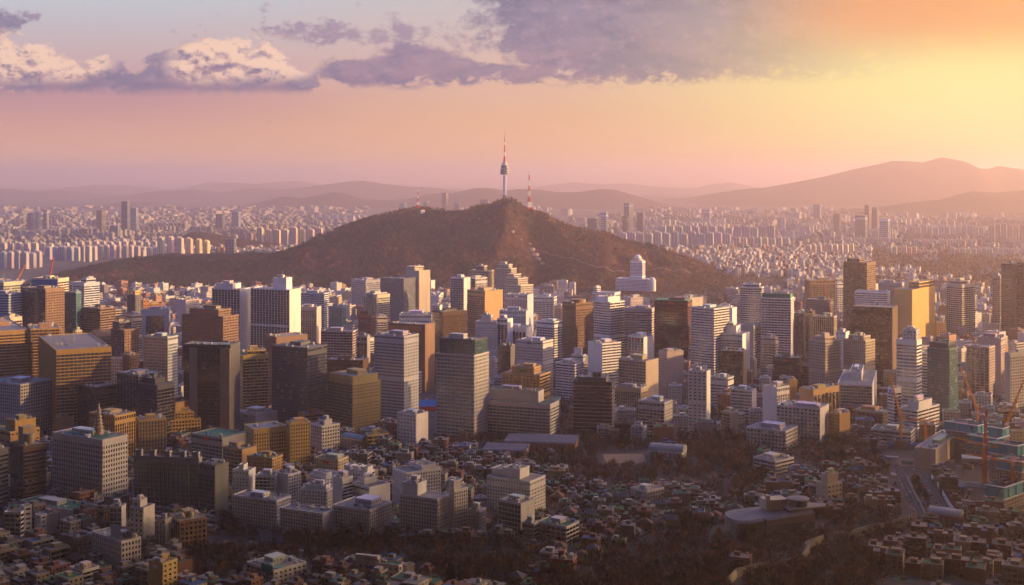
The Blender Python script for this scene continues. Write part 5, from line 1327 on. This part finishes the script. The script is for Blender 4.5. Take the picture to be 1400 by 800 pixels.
for kind, lim in (('house', 210), ('commercial_building', 290), ('hillside_house', 80), ('far_building', 0)):
    L = sorted([c for c in cands if c[6] == kind], key=lambda c: -seen.get(id(c), 0)); ind = L[:lim]; rest = L[lim:]
    for i, c in enumerate(ind):
        if seen.get(id(c), 0) < 1: rest.append(c); continue
        x, y, rz, w, d, h, _, wc, rc = c
        px, py = topx(x, y); tone = 'white' if min(wc) > .48 else 'brick brown' if wc[0] > 1.7*wc[2] else 'beige' if wc[0] > .38 else 'grey'
        rf = 'green roofed' if rc[1] > rc[0]*1.3 and rc[1] > rc[2] else 'blue roofed' if rc[2] > rc[0]*1.5 else 'flat roofed'
        if kind == 'house':
            zone = 'beside the curved museum and brown slope' if 930 < px < 1130 else 'among the brick flats by the city wall' if px >= 1130 else 'in the shaded old quarter before the gymnasium' if px > 700 else 'around the white apartment estate' if px > 330 else 'around the wide low hall'
            if py < 640: zone = zone.replace('around the white apartment estate', 'behind the white apartment estate').replace('in the shaded old quarter before the gymnasium', 'around the gymnasium and barrel roofs').replace('around the wide low hall', 'below the gold apartment slabs')
            lab = '%s %s house %s' % (tone, rf, zone); grp = 'houses ' + zone
        elif kind == 'commercial_building':
            zone = 'beneath the gold and brown towers' if px < 250 else 'between the two striped hotels and the yellow apartments' if px < 480 else 'around the wide brown tower with the orange band' if px < 690 else 'among the white gridded offices' if px < 900 else 'around the white gridded tower with green scaffold' if px < 1110 else 'around the banded tower and the golden cube'
            lab = '%s %s low block %s' % (tone, rf, zone); grp = 'low blocks ' + zone
        else:
            zone = 'on the hillside beyond the cream twin pier tower' if px > 900 else 'at the foot of the dark wooded hill'
            lab = '%s %s house %s' % (tone, rf, zone); grp = 'houses ' + zone
        nm = 'house' if kind == 'hillside_house' else kind
        root = empty(nm, (x, y, ground(x, y)-.5), rz, lab, 'house' if nm == 'house' else 'commercial building', grp)
        if kind == 'house' and rf == 'flat roofed' and h < 8 and not px > 1120:      # tiled hipped roof
            facade(root, -w/2, w/2, -d/2, d/2, -2, h-1, ('small', 'small'), wc, CG['k'], False, 3.0, 2.6, parapet=0, roof=False)
            b = MB(); e = .8; z = h-1.0; k = d*.32
            b.poly([(-w/2-e,-d/2-e,z),(w/2+e,-d/2-e,z),(w/2-k,0,z+k),(-w/2+k,0,z+k)]); b.poly([(w/2+e,d/2+e,z),(-w/2-e,d/2+e,z),(-w/2+k,0,z+k),(w/2-k,0,z+k)])
            b.poly([(w/2+e,-d/2-e,z),(w/2+e,d/2+e,z),(w/2-k,0,z+k)]); b.poly([(-w/2-e,d/2+e,z),(-w/2-e,-d/2-e,z),(-w/2+k,0,z+k)]); b.poly([(-w/2-e,d/2+e,z-.01),(w/2+e,d/2+e,z-.01),(w/2+e,-d/2-e,z-.01),(-w/2-e,-d/2-e,z-.01)])
            b.build('tiled_roof', ROOF, root, (.16,.09,.07) if rnd.random() < .5 else (.12,.12,.13)); root['label'] = lab.replace('flat roofed', 'hip roofed')
        else:
            facade(root, -w/2, w/2, -d/2, d/2, -2, h, (rnd.choice(['small', 'ribbon', 'small', 'dense']), rnd.choice(['small', 'blank', 'small'])), wc, CG['d'], False, 3.2 if h < 14 else 3.7, 2.8, parapet=.9, roofc=rc)
            hw = rnd.uniform(2, 3.5); hx, hy = rnd.uniform(-w*.2, w*.2), rnd.uniform(-d*.15, d*.25)
            unit_box(root, hx-hw, hx+hw, hy-hw*.8, hy+hw*.8, h+.35, 2.6, wc, rnd, 'stair_hut')
            if rnd.random() < .5:
                b = MB(); b.lathe([(1, h+.36), (1, h+2.2), (.1, h+2.6)], 10, w*.3, d*.3); b.build('water_tank', PAINT, root, rnd.choice([(.08,.16,.36), (.6,.45,.1), (.5,.5,.5)]))
    VV = []; CC = []
    for c in rest:
        x, y, rz, w, d, h, _, wc, rc = c; cs, sn = math.cos(rz), math.sin(rz); z0 = ground(x, y)-2; z1 = G0+h
        boxes = [(-w/2, w/2, -d/2, d/2, z0, z1)]
        if y < 5600: hw = rnd.uniform(1.3, 2.6); hx, hy = rnd.uniform(-w*.2, w*.2), rnd.uniform(-d*.1, d*.2); boxes.append((hx-hw, hx+hw, hy-hw, hy+hw, z1, z1+2.6))
        else: boxes.append((-w*.2, w*.15, -d*.2, d*.2, z1, z1+3+h*.06))
        for (x0, x1, y0, y1, za, zb) in boxes:
            P = [(x0,y0),(x1,y0),(x1,y1),(x0,y1)]; P = [(x+p[0]*cs-p[1]*sn, y+p[0]*sn+p[1]*cs) for p in P]
            for i in range(4):
                j = (i+1) % 4; VV += [(*P[i], za), (*P[j], za), (*P[j], zb), (*P[i], zb)]; CC += [(*wc, 1)]*4
            VV += [(*p, zb) for p in P]; CC += [(*rc, 1)]*4
    if VV:
        VV = np.array(VV); me = npmesh(kind + 's', VV, np.arange(len(VV)).reshape(-1, 4), [FACA], np.array(CC))
        nm = {'house': 'old_quarter_houses', 'commercial_building': 'small_city_blocks', 'hillside_house': 'hillside_houses', 'far_building': 'far_city'}[kind]
        lb = {'house': 'dense mass of small houses filling the lanes of the old quarters', 'commercial_building': 'mass of small city blocks filling gaps between the towers', 'hillside_house': 'mass of small houses spread over the sunlit hillside', 'far_building': 'hazy distant city of countless pale buildings below the mountains'}[kind]
        tag(link(nm, me), lb, 'buildings', None, 'stuff')
print('cands', len(cands))
# ------------------------------------------------------------------ far apartment rows, each slab its own thing
def slab_row(x0, x1, yb, yt, n, col, where, a=-25, jit=.12, thick=14):
    proto = {}
    for i in range(n):
        px = x0 + (x1-x0)*(i+.5)/n; D = depth(yb + rnd.uniform(-1.2, 1.2)); X = (px-CX)/F*D; H = (CAMZ-G0) - (yt + rnd.uniform(-.1, .2)*(yb-yt)*jit*4 - HY)*D/F
        w = (x1-x0)/n*D/F*rnd.uniform(.72, .92); H = max(12, H)
        root = empty('apartment_block', (X, D, G0), R(a), where[0], 'apartment block', where[1])
        b = MB(); m = max(2, int(w/9)); cw = w/m
        for k in range(m):
            b.box(-w/2+cw*k, -w/2+cw*(k+1)-.9, -thick/2, thick/2, -2, H - (3 if k % 3 == 2 else 0)); b.box(-w/2+cw*(k+1)-.9, -w/2+cw*(k+1), -thick/2+1.2, thick/2-1.2, -2, H-4)
        b.build('wall', FAC, root, [c*rnd.uniform(.85, 1.1) for c in col])
        b = MB()
        for k in range(m):
            zz = H+.01-(3 if k % 3 == 2 else 0); b.box(-w/2+cw*k+cw*.3, -w/2+cw*k+cw*.6, -thick*.2, thick*.3, zz, zz+4)
        b.build('lift_tower', FAC, root, [c*.95 for c in col])
        b = MB()
        for k in range(m):
            for z in range(1, int(H/3)-1): b.box(-w/2+cw*k+cw*.18, -w/2+cw*k+cw*.72, -thick/2-.12, -thick/2-.02, z*3, z*3+1.4, 0, True)
        if D < 6500: b.build('window_row', GLS, root, (.10,.10,.12))
PAL = (.46,.41,.37); WRM = (.54,.45,.35); COOL = (.38,.36,.38)
slab_row(0, 50, 367, 345, 5, COOL, ('pale apartment slab in the row below the far cranes', 'apartments at the west edge'))
slab_row(44, 59, 365, 344, 1, COOL, ('pale apartment tower leaning on the row of slabs behind the crane', 'single slab'))
slab_row(62, 101, 356, 337, 4, COOL, ('cool grey apartment slab before the dark foothill', 'slabs before the foothill'))
slab_row(103, 133, 357, 337, 4, PAL, ('tight standing pink grey apartment slab with flat top', 'tight apartment slabs'))
slab_row(134, 192, 353, 336, 7, PAL, ('long pale apartment slab over the dark foothill', 'long slabs over the foothill'))
slab_row(192, 226, 350, 338, 4, COOL, ('lower blueish apartment slab over the foothill', 'lower blueish slabs'))
slab_row(214, 278, 352, 325, 5, WRM, ('cream apartment tower beside the small brown hill', 'cream towers by the small hill'), a=-35)
slab_row(277, 288, 351, 328, 1, (.72,.55,.30), ('bright gold sunlit apartment tower at the small brown hill', 'gold tower'), a=-40)
slab_row(0, 96, 350, 333, 9, PAL, ('second row pale apartment slab in the hazy west', 'second row slabs'))
slab_row(96, 216, 342, 330, 12, PAL, ('low hazy apartment slab behind the long row', 'hazy low slabs'))
slab_row(350, 442, 336, 312, 8, WRM, ('sunlit hazy apartment tower behind the hill shoulder', 'towers behind the hill shoulder'))
slab_row(846, 1000, 341, 318, 13, COOL, ('hazy grey apartment slab in the long row behind the hill end', 'slabs behind the hill end'))
slab_row(900, 1060, 333, 309, 14, COOL, ('faint tall apartment slab standing behind the long grey row', 'faint tall slabs'))
slab_row(1003, 1080, 340, 325, 8, PAL, ('low pale apartment block right of the long hazy row'.replace('right of', 'ending'), 'low pale blocks'))
slab_row(1102, 1168, 350, 334, 9, WRM, ('cream apartment tower in the cluster above the hillside houses', 'cream cluster'), a=-30)
slab_row(1213, 1254, 350, 337, 6, WRM, ('bright apartment block at the edge of the brown park', 'blocks at the park edge'))
slab_row(1256, 1282, 350, 342, 3, WRM, ('small bright block hidden in the park trees', 'small park blocks'))
slab_row(1298, 1402, 351, 339, 14, PAL, ('low sunlit apartment block lining the far side of the brown park', 'blocks lining the park'))
slab_row(1244, 1346, 329, 309, 13, COOL, ('hazy apartment tower in the long orange tinted row', 'orange tinted row'))
slab_row(1248, 1342, 336, 327, 8, PAL, ('wide low hazy slab beneath the orange tinted row', 'wide low slabs'))
slab_row(1150, 1234, 333, 325, 5, PAL, ('broad low hazy block near the hazy twin towers', 'broad low blocks'))
slab_row(1352, 1402, 334, 306, 6, (.4,.34,.3), ('dark brown hazy tower in the glow below the big mountain', 'dark hazy towers'))
slab_row(1066, 1092, 316, 300, 3, (.4,.36,.34), ('grey hazy tower trio below the mountain slope', 'grey trio'))
FT = [('dark twin tower of the far west group, lower', 37,43,46,292,320), ('dark tall tower of the far west pair', 47,53,55,288,320), ('bluish slender far tower standing apart', 59,64,67,287,320),
      ('broad brown far tower with flat crown', 132,139,145,288,322), ('tallest slender far tower with a bright edge on the horizon', 166,174,178,276,324), ('darker companion of the tallest far tower', 178,186,189,285,320),
      ('low dark far block before the tallest far tower', 150,161,164,309,328), ('wide dark grey far block', 108,119,122,314,328), ('dark far tower of the small pair behind the brown hill', 295,304,307,293,318), ('blue grey far tower behind the small brown hill', 317,326,329,290,320),
      ('dark teal tower standing before the small brown hill', 308,320,323,327,356), ('slim far tower with a glowing top behind the saddle of the hill', 604,610,613,264,300), ('tapered grey far tower right behind the hill ridge'.replace(' right',''), 621,627,630,278,300),
      ('faint block far behind the lower summit', 546,553,556,278,300), ('faint round topped block beside the short mast', 578,584,587,275,300), ('trapezoid hazy building at the hill crest', 656,667,670,273,300),
      ('reddish brown hazy block behind the hill end', 803,816,818,299,330), ('hazy dark tower beside the reddish block', 821,829,831,291,328), ('highest hazy tower of the distant island district', 853,860,866,278,325), ('hazy tower with a blue panel low on its face', 851,857,860,296,328),
      ('hazy broad tower of the distant island district', 871,879,882,291,328), ('small hazy twin block beneath the far mountain', 963,970,973,287,310), ('broad hazy dark block in the orange glow', 1169,1183,1186,295,330), ('tall pale hazy tower in the glow', 1182,1188,1191,281,320),
      ('second tall pale hazy tower in the glow', 1192,1199,1202,284,322), ('dark hazy slab before the pale glow towers', 1203,1214,1217,300,333), ('faint square tower on the mountain slope', 1112,1121,1124,280,305), ('white hazy tower beneath the mountain', 1140,1148,1150,292,318)]
for i, (lab, a, c, d, yt, yb) in enumerate(FT):
    B(lab, a, c, d, yt, yb, ('vert', 'vert') if i % 2 else ('bars', 'vert'), ['dgrey', 'bgrey', 'grey', 'brown'][i % 4] if px else 'grey', 'b', 'office_tower', fh=9, bw=7, top=False, ratio=.4)
# ------------------------------------------------------------------ trees
def woods(name, label, pts, K, rad, cols, seed=3, thin=.5, hgt=1.25, lbl='wood'):
    """leafless winter trees too many to count: a cloud of twig clusters per tree"""
    g = np.random.default_rng(seed); P = np.array(pts, dtype=float); n = len(P)
    r = rad*g.uniform(.7, 1.25, n); tint = g.integers(0, len(cols), n); base = np.array(cols)[tint]*g.uniform(.6, 1.5, (n, 1))
    d = g.normal(size=(n, K, 3)); d /= np.linalg.norm(d, axis=2, keepdims=True); d *= g.uniform(.25, 1, (n, K, 1))**.5
    c = P[:, None, :] + d*r[:, None, None]*np.array([1, 1, hgt]); c[:, :, 2] += (r*hgt*.9)[:, None]
    up = d*1.0 + g.normal(size=d.shape)*.35 + np.array([0, 0, .7]); up /= np.linalg.norm(up, axis=2, keepdims=True)
    sd_ = np.cross(up, g.normal(size=d.shape)); sd_ /= np.linalg.norm(sd_, axis=2, keepdims=True)
    s = r[:, None, None]*g.uniform(.25, .5, (n, K, 1)); w = s*thin
    q = np.stack([c - sd_*w*.4 - up*s, c + sd_*w*.4 - up*s, c + sd_*w + up*s*.6, c - sd_*w*.7 + up*s], 2).reshape(-1, 3)
    col = np.repeat((base[:, None, :]*g.uniform(.55, 1.5, (n, K, 1))).reshape(-1, 3), 4, 0); col = np.hstack([col, np.ones((len(col), 1))])
    me = npmesh(name, q, np.arange(len(q)).reshape(-1, 4), [WOODA], col); return tag(link(name, me), label, lbl, None, 'stuff')
BR = [(.125,.055,.035), (.16,.075,.045), (.10,.05,.038), (.19,.10,.055), (.075,.045,.035)]; GR = [(.025,.04,.022), (.03,.045,.03)]
rr = random.Random(5); pts = []
while len(pts) < 13000:
    X, Y = rr.uniform(-1650, 900), rr.uniform(3250, 4330); h = nam_h(X, Y)
    if h < G0 + 3: continue
    pts.append((X, Y, h-1.5))
ev = [q for q in pts if fbm(q[0], q[1], .005, 4) > .12 + q[0]*.0003]; dc = [q for q in pts if fbm(q[0], q[1], .005, 4) <= .12 + q[0]*.0003]  # bias by x crowds dark trees westward, painting shade into that flank
woods('evergreen_shade_wood', 'dark evergreen patches on the central hill, thicker westward to stand in for shade', ev, 16, 5.0, [(.03,.04,.026), (.045,.05,.03), (.06,.04,.03)], 13)
woods('hill_woodland', 'leafless brown woodland covering the central hill', dc, 12, 4.6, [(.15,.055,.035), (.19,.07,.04), (.12,.05,.035), (.21,.085,.045), (.08,.04,.032)]*2 + GR, 3)
pts = []
while len(pts) < 5200:
    px, Y = rr.uniform(1180, 1480), rr.uniform(3300, 5400); X = (px-CX)/F*Y
    if fbm(X, Y, .002) > -.35 and free(X, Y, 8): pts.append((X, Y, G0-1))
for _ in range(2600):
    Y = rr.uniform(3000, 5300); px = rr.uniform(900, 1340); X = (px-CX)/F*Y
    if fbm(X+900, Y, .004) > .25 or 985 < px < 1080 and Y < 3950: pts.append((X, Y, G0-1))
for _ in range(1200):
    X, Y = rr.uniform(-1150, -700), rr.uniform(5100, 5600); pts.append((X, Y, CAMZ-(interp(CX+F*X/5500, [(225,345),(262,316),(290,317),(340,327),(400,337),(430,350)])-HY)*5500/F - 16 - abs(Y-5500)*.16))
woods('park_woodland', 'wide brown leafless park beyond the golden cube and among hillside houses', pts, 12, 6.5, [(.17,.09,.05), (.2,.11,.06), (.13,.07,.045), (.1,.06,.04)], 4)
pts = []
for _ in range(26000):
    Y = rr.uniform(960, 3200); px = rr.uniform(-30, 1430); X = (px-CX)/F*Y
    if rr.random() > .23: continue
    if onroad(X, Y, 3) or not free(X, Y, 3) or inpark(X, Y): continue
    pts.append((X, Y, ground(X, Y)-.5))
for _ in range(1500):
    Y = rr.uniform(2850, 3600); px = rr.uniform(780, 1010); X = (px-CX)/F*Y
    if free(X, Y, 4) and not (835 < px < 915 and 3330 < Y < 3600): pts.append((X, Y, G0-.5))
for _ in range(1500):
    Y = rr.uniform(960, 1520); px = rr.uniform(560, 1180); X = (px-CX)/F*Y
    if fbm(X, Y, .012) < -.02 and rr.random() > .25 or onroad(X, Y, 3) or not free(X, Y, 3) or inpark(X, Y): continue
    pts.append((X, Y, ground(X, Y)-.5))
woods('street_greenery', 'scattered leafless street and courtyard trees between the buildings', pts, 26, 3.6, [(.10,.05,.03), (.16,.07,.038), (.03,.04,.025), (.06,.05,.03)], 6, .4, 1.2, 'street trees')
# single trees of the near parks
def tree_meshes(k):
    g = random.Random(k); H = 10.0; T = MB(); C_ = MB()
    def limb(p, d, L, r, lev):
        q = p + d*L; T.bar(p, q, r, 0, 5 if lev < 2 else 3)
        if lev == 3:
            for _ in range(9):
                e = (d + Vector((g.gauss(0, .5), g.gauss(0, .5), g.gauss(.15, .35)))).normalized(); s = p + d*L*g.random(); l = g.uniform(.8, 1.7); n = e.orthogonal().normalized()*.06
                n2 = e.cross(n).normalized()*.35*l
                C_.poly([s, s+e*l*.6+n2*.6, s+e*l, s+e*l*.55-n2*.4]); 
            return
        for i in range(4 if lev else 6):
            a = g.uniform(0, 6.28) if lev else i*1.05+g.uniform(-.3, .3); t = g.uniform(.45, 1); sp = g.uniform(.5, .95)
            o = d.orthogonal().normalized(); o2 = d.cross(o); e = (d + (o*math.cos(a) + o2*math.sin(a))*sp + Vector((0, 0, .15))).normalized()
            limb(p + d*L*t, e, L*g.uniform(.5, .68), r*.5, lev+1)
    limb(Vector((0, 0, -.5)), Vector((0, 0, 1)), H*.42, .3, 0)
    return T.mesh('trunk', [BARK]), C_.mesh('crown', [TWIG])
TM = [tree_meshes(i) for i in range(4)]
def pine_meshes(k):
    g = random.Random(50+k); T = MB(); C_ = MB(); T.bar((0, 0, -.5), (.4, .2, 8.5), .25, 0, 5)
    for _ in range(420):
        z = g.uniform(2.5, 10.5); r = (1 - (z-2.5)/8.8)*3.0*g.uniform(.3, 1) + .3; a = g.uniform(0, 6.28)
        c = Vector((r*math.cos(a), r*math.sin(a), z)); e = Vector((math.cos(a), math.sin(a), g.uniform(-.3, .4))).normalized()*g.uniform(.4, .8); s = e.orthogonal()*.6
        C_.poly([c-e-s*.3, c-e+s*.3, c+e+s*.7, c+e-s*.7])
    return T.mesh('trunk', [BARK]), C_.mesh('crown', [TWIG])
PM = [pine_meshes(i) for i in range(2)]
GN = {'r': 'brown leafless trees beside the playing field', 'h': 'brown leafless trees on the slope below the city wall', 'g': 'dark trees in front of the white apartment estate', 'y': 'leafless trees around the arched hotel and yard'}
trees = []
for P, k, n in PARKW:
    xs_ = [p[0] for p in P]; ys_ = [p[1] for p in P]; c = 0; tr = 0
    while c < n*1.6 and tr < n*60:
        tr += 1; x, y = rr.uniform(min(xs_), max(xs_)), rr.uniform(min(ys_), max(ys_))
        if inpoly(x, y, P) and free(x, y, 2) and not onroad(x, y, 1) and all((x-a)**2+(y-b)**2 > 14 for a, b, *_ in trees[-300:]): trees.append((x, y, k)); c += 1
vis_ = [t for t in trees if -20 < topx(t[0], t[1])[0] < 1420 and topx(t[0], t[1])[1] < 812]
vis_.sort(key=lambda t: t[1]*(.9 if t[2] != 'h' else 1.05)); keep = vis_[::max(1, len(vis_)//285)][:285]; ks = set(id(t) for t in keep)
for i, t in enumerate(keep):
    x, y, k = t; pine = rr.random() < (.45 if k == 'g' else .1); A, Bm = (rr.choice(PM) if pine else rr.choice(TM)); s = rr.uniform(.8, 1.35)
    z = ground(x, y)
    root = empty('pine_tree' if pine else 'bare_tree', (x, y, z), rr.uniform(0, 6.28), ('dark evergreen tree among the ' if pine else 'leafless tree, one of the ') + GN[k], 'tree', ('evergreens among the ' if pine else '') + GN[k])
    root.scale = (s, s, s*rr.uniform(.85, 1.1)); link('trunk', A, root); link('crown', Bm, root, (.02,.032,.02) if pine else rr.choice([(.10,.05,.032), (.14,.065,.036), (.08,.045,.035)]))
pts = [(x, y, ground(x, y)-.3) for (x, y, k) in [t for t in trees if id(t) not in ks]]
woods('park_trees', 'mass of leafless trees filling the near parks and the dark slope', pts, 95, 4.6, [(.10,.05,.03), (.14,.065,.035), (.075,.045,.035), (.03,.035,.02)], 8, .16, 1.15, 'trees')
# ------------------------------------------------------------------ cars
def car_mesh():
    b = MB(); b.prism([(-2.2,-.9),(2.2,-.9),(2.2,.9),(-2.2,.9)], .35, .95); b.poly([(-1.5,-.8,.95),(1.3,-.8,.95),(.8,-.7,1.45),(-1.1,-.7,1.45)]); b.poly([(1.3,.8,.95),(-1.5,.8,.95),(-1.1,.7,1.45),(.8,.7,1.45)]); b.poly([(-1.1,-.7,1.45),(.8,-.7,1.45),(.8,.7,1.45),(-1.1,.7,1.45)])
    w = MB(); w.poly([(1.31,-.8,.96),(1.31,.8,.96),(.81,.7,1.44),(.81,-.7,1.44)]); w.poly([(-1.51,.8,.96),(-1.51,-.8,.96),(-1.11,-.7,1.44),(-1.11,.7,1.44)])
    w.poly([(-1.3,-.8,1.0),(1.1,-.8,1.0),(.75,-.73,1.4),(-1.05,-.73,1.4)]); w.poly([(1.1,.8,1.0),(-1.3,.8,1.0),(-1.05,.73,1.4),(.75,.73,1.4)])
    t = MB(); 
    for i in range(10):
        a, c = 2*math.pi*i/10, 2*math.pi*(i+1)/10; t.quad((.34*math.cos(a),-.1,.34*math.sin(a)), (.34*math.cos(c),-.1,.34*math.sin(c)), (.34*math.cos(c),.1,.34*math.sin(c)), (.34*math.cos(a),.1,.34*math.sin(a)))
    t.poly([(.34*math.cos(2*math.pi*i/10), -.1, .34*math.sin(2*math.pi*i/10)) for i in range(10)]); t.poly([(.34*math.cos(2*math.pi*i/10), .1, .34*math.sin(2*math.pi*i/10)) for i in reversed(range(10))])
    return b.mesh('body', [M_objcol('car_paint', .3, .1)]), w.mesh('windows', [GLS]), t.mesh('wheel', [M_plain('tyre', (.02,.02,.02), .9)])
CB, CWN, CT = car_mesh()
for ri, (pts_, w) in enumerate(ROADS):
    P = [at(x, y) for x, y in pts_]
    for a, c in zip(P, P[1:]):
        L = (c-a).length; d = (c-a)/max(L, .01); nr = Vector((-d.y, d.x, 0)); s = 8.
        while s < L-5:
            side = rr.choice([-1, 1]); p = a + d*s + nr*side*w*.22; col, nm = rr.choice([((.7,.7,.7), 'white'), ((.03,.03,.035), 'black'), ((.3,.31,.33), 'silver grey'), ((.4,.05,.04), 'red'), ((.05,.1,.25), 'blue'), ((.7,.7,.7), 'white')])
            o = empty('car', (p.x, p.y, p.z+.07), math.atan2(d.y, d.x), '%s car on the %s' % (nm, ['curving road by the brick flats', 'road past the construction site', 'tree lined road below the white estate', 'side road into the white estate', 'avenue in front of the plaza towers', 'wide gap between the two glass towers'][ri]), 'car', 'cars in the city streets')
            link('body', CB, o, col); link('windows', CWN, o, (.02,.02,.03))
            for x_ in (-1.35, 1.35):
                for y_ in (-.85, .85): link('wheel', CT, o, loc=(x_, y_, .34))
            s += rr.uniform(9, 34)
def lamp(px, py, h, lab):
    c = at(px, py); root = empty('lamp_post', c, rr.uniform(0, 3), lab, 'lamp post'); b = MB(); b.bar((0, 0, -.5), (0, 0, h), .22, 0, 6); b.build('pole', STEEL, root)
    b = MB(); b.bar((-1.6, 0, h), (1.6, 0, h), .16); b.box(-2, -1.2, -.3, .3, h-.2, h+.1, 0, True); b.box(1.2, 2, -.3, .3, h-.2, h+.1, 0, True); b.build('lamp_head', WHITE, root)
for i, (px, py) in enumerate([(1186, 724), (1218, 728), (1245, 718), (1270, 722), (1285, 664)]):
    lamp(px, py, 16, ['tall lamp post at the west end of the city wall', 'tall lamp post rising over the middle of the wall', 'tall lamp post where the city wall ends', 'tall lamp post among the brick flats past the wall', 'lamp post by the construction road'][i])
# ------------------------------------------------------------------ birds
def bird(px, py, D, lab):
    root = empty('bird', ((px-CX)/F*D, D, CAMZ-(py-HY)*D/F), R(20), lab, 'bird'); b = MB()
    pr = [(.02, -.5), (.07, -.35), (.09, 0), (.06, .25), (.05, .35), (.01, .45)]
    bb = MB(); bb.lathe(pr, 8); o = bb.build('body', M_plain('dark_feathers', (.04,.035,.04), .9) if 'dark_feathers' not in bpy.data.materials else bpy.data.materials['dark_feathers'], root); o.rotation_euler = (R(90), 0, 0)
    for s in (-1, 1):
        w = MB(); w.poly([(0, -.15, .02), (s*.45, -.12, .16), (s*.9, .1, .08), (s*.42, .12, .14), (0, .15, .02)]); w.poly([(0, .15, .0), (s*.42, .12, .12), (s*.9, .1, .06), (s*.45, -.12, .14), (0, -.15, .0)]); w.build('wing', bpy.data.materials['dark_feathers'], root)
bird(368, 166, 520, 'tiny dark bird below the cumulus cloud'); bird(734, 113, 540, 'tiny dark bird beneath the big purple cloud')
# ------------------------------------------------------------------ added deck, out of view above the viewpoint, graded to darken the nearest quarters
def shade_deck():
    nx, ny = 60, 34; V_ = []; Fq = []
    for layer in (0, 1):
        for j in range(ny+1):
            for i in range(nx+1):
                x = -11000 + 22000*i/nx; y = -6500 + 8600*j/ny; e = min(1, min(i, nx-i, j, ny-j)/3.0); n = fbm(x, y, .0006, 4)
                z = 760 + (-1 if layer == 0 else 1)*e*(60 + 34*n)
                V_.append((x, y + 160*fbm(x, 3, .0005)*(j == ny), z))
    W = nx+1; N_ = W*(ny+1)
    for j in range(ny):
        for i in range(nx):
            a = j*W+i; Fq.append((a, a+W, a+W+1, a+1)); a += N_; Fq.append((a, a+1, a+W+1, a+W))
    m = bpy.data.materials.new('shade_deck_veil'); m.use_nodes = True; t = m.node_tree; t.nodes.clear(); E.nt = t
    p = geopos(); x, y, z = sep(p); n = noise(p, .0012, 5, .6)
    f = (1.0 - ss(y + (n - .5)*420.0, SHADE_Y0, SHADE_Y1)) * SHADE_MAX
    df = t.nodes.new('ShaderNodeBsdfDiffuse'); df.inputs[0].default_value = (.30, .28, .34, 1); tr = t.nodes.new('ShaderNodeBsdfTransparent'); mx = t.nodes.new('ShaderNodeMixShader')
    t.links.new(f.k, mx.inputs[0]); t.links.new(tr.outputs[0], mx.inputs[1]); t.links.new(df.outputs[0], mx.inputs[2]); o_ = t.nodes.new('ShaderNodeOutputMaterial'); t.links.new(mx.outputs[0], o_.inputs[0])
    tag(link('added_shade_deck', npmesh('added_shade_deck', np.array(V_), np.array(Fq), [m])), kind='structure')
SHADE_Y0, SHADE_Y1, SHADE_MAX = 560.0, 1720.0, .98
shade_deck()
# ------------------------------------------------------------------ evening haze
def haze():
    b = MB(); b.box(-41000, 41000, -9500, 61000, -40, 600, 0, True)
    m = bpy.data.materials.new('haze'); m.use_nodes = True; t = m.node_tree; t.nodes.clear(); v = t.nodes.new('ShaderNodeVolumePrincipled')
    v.inputs['Density'].default_value = HAZE_DENSITY; v.inputs['Color'].default_value = HAZE_COLOR; v.inputs['Anisotropy'].default_value = HAZE_G
    o_ = t.nodes.new('ShaderNodeOutputMaterial'); t.links.new(v.outputs[0], o_.inputs['Volume']); tag(b.build('haze', m), kind='stuff')
haze()
print('objects', len(bpy.data.objects))
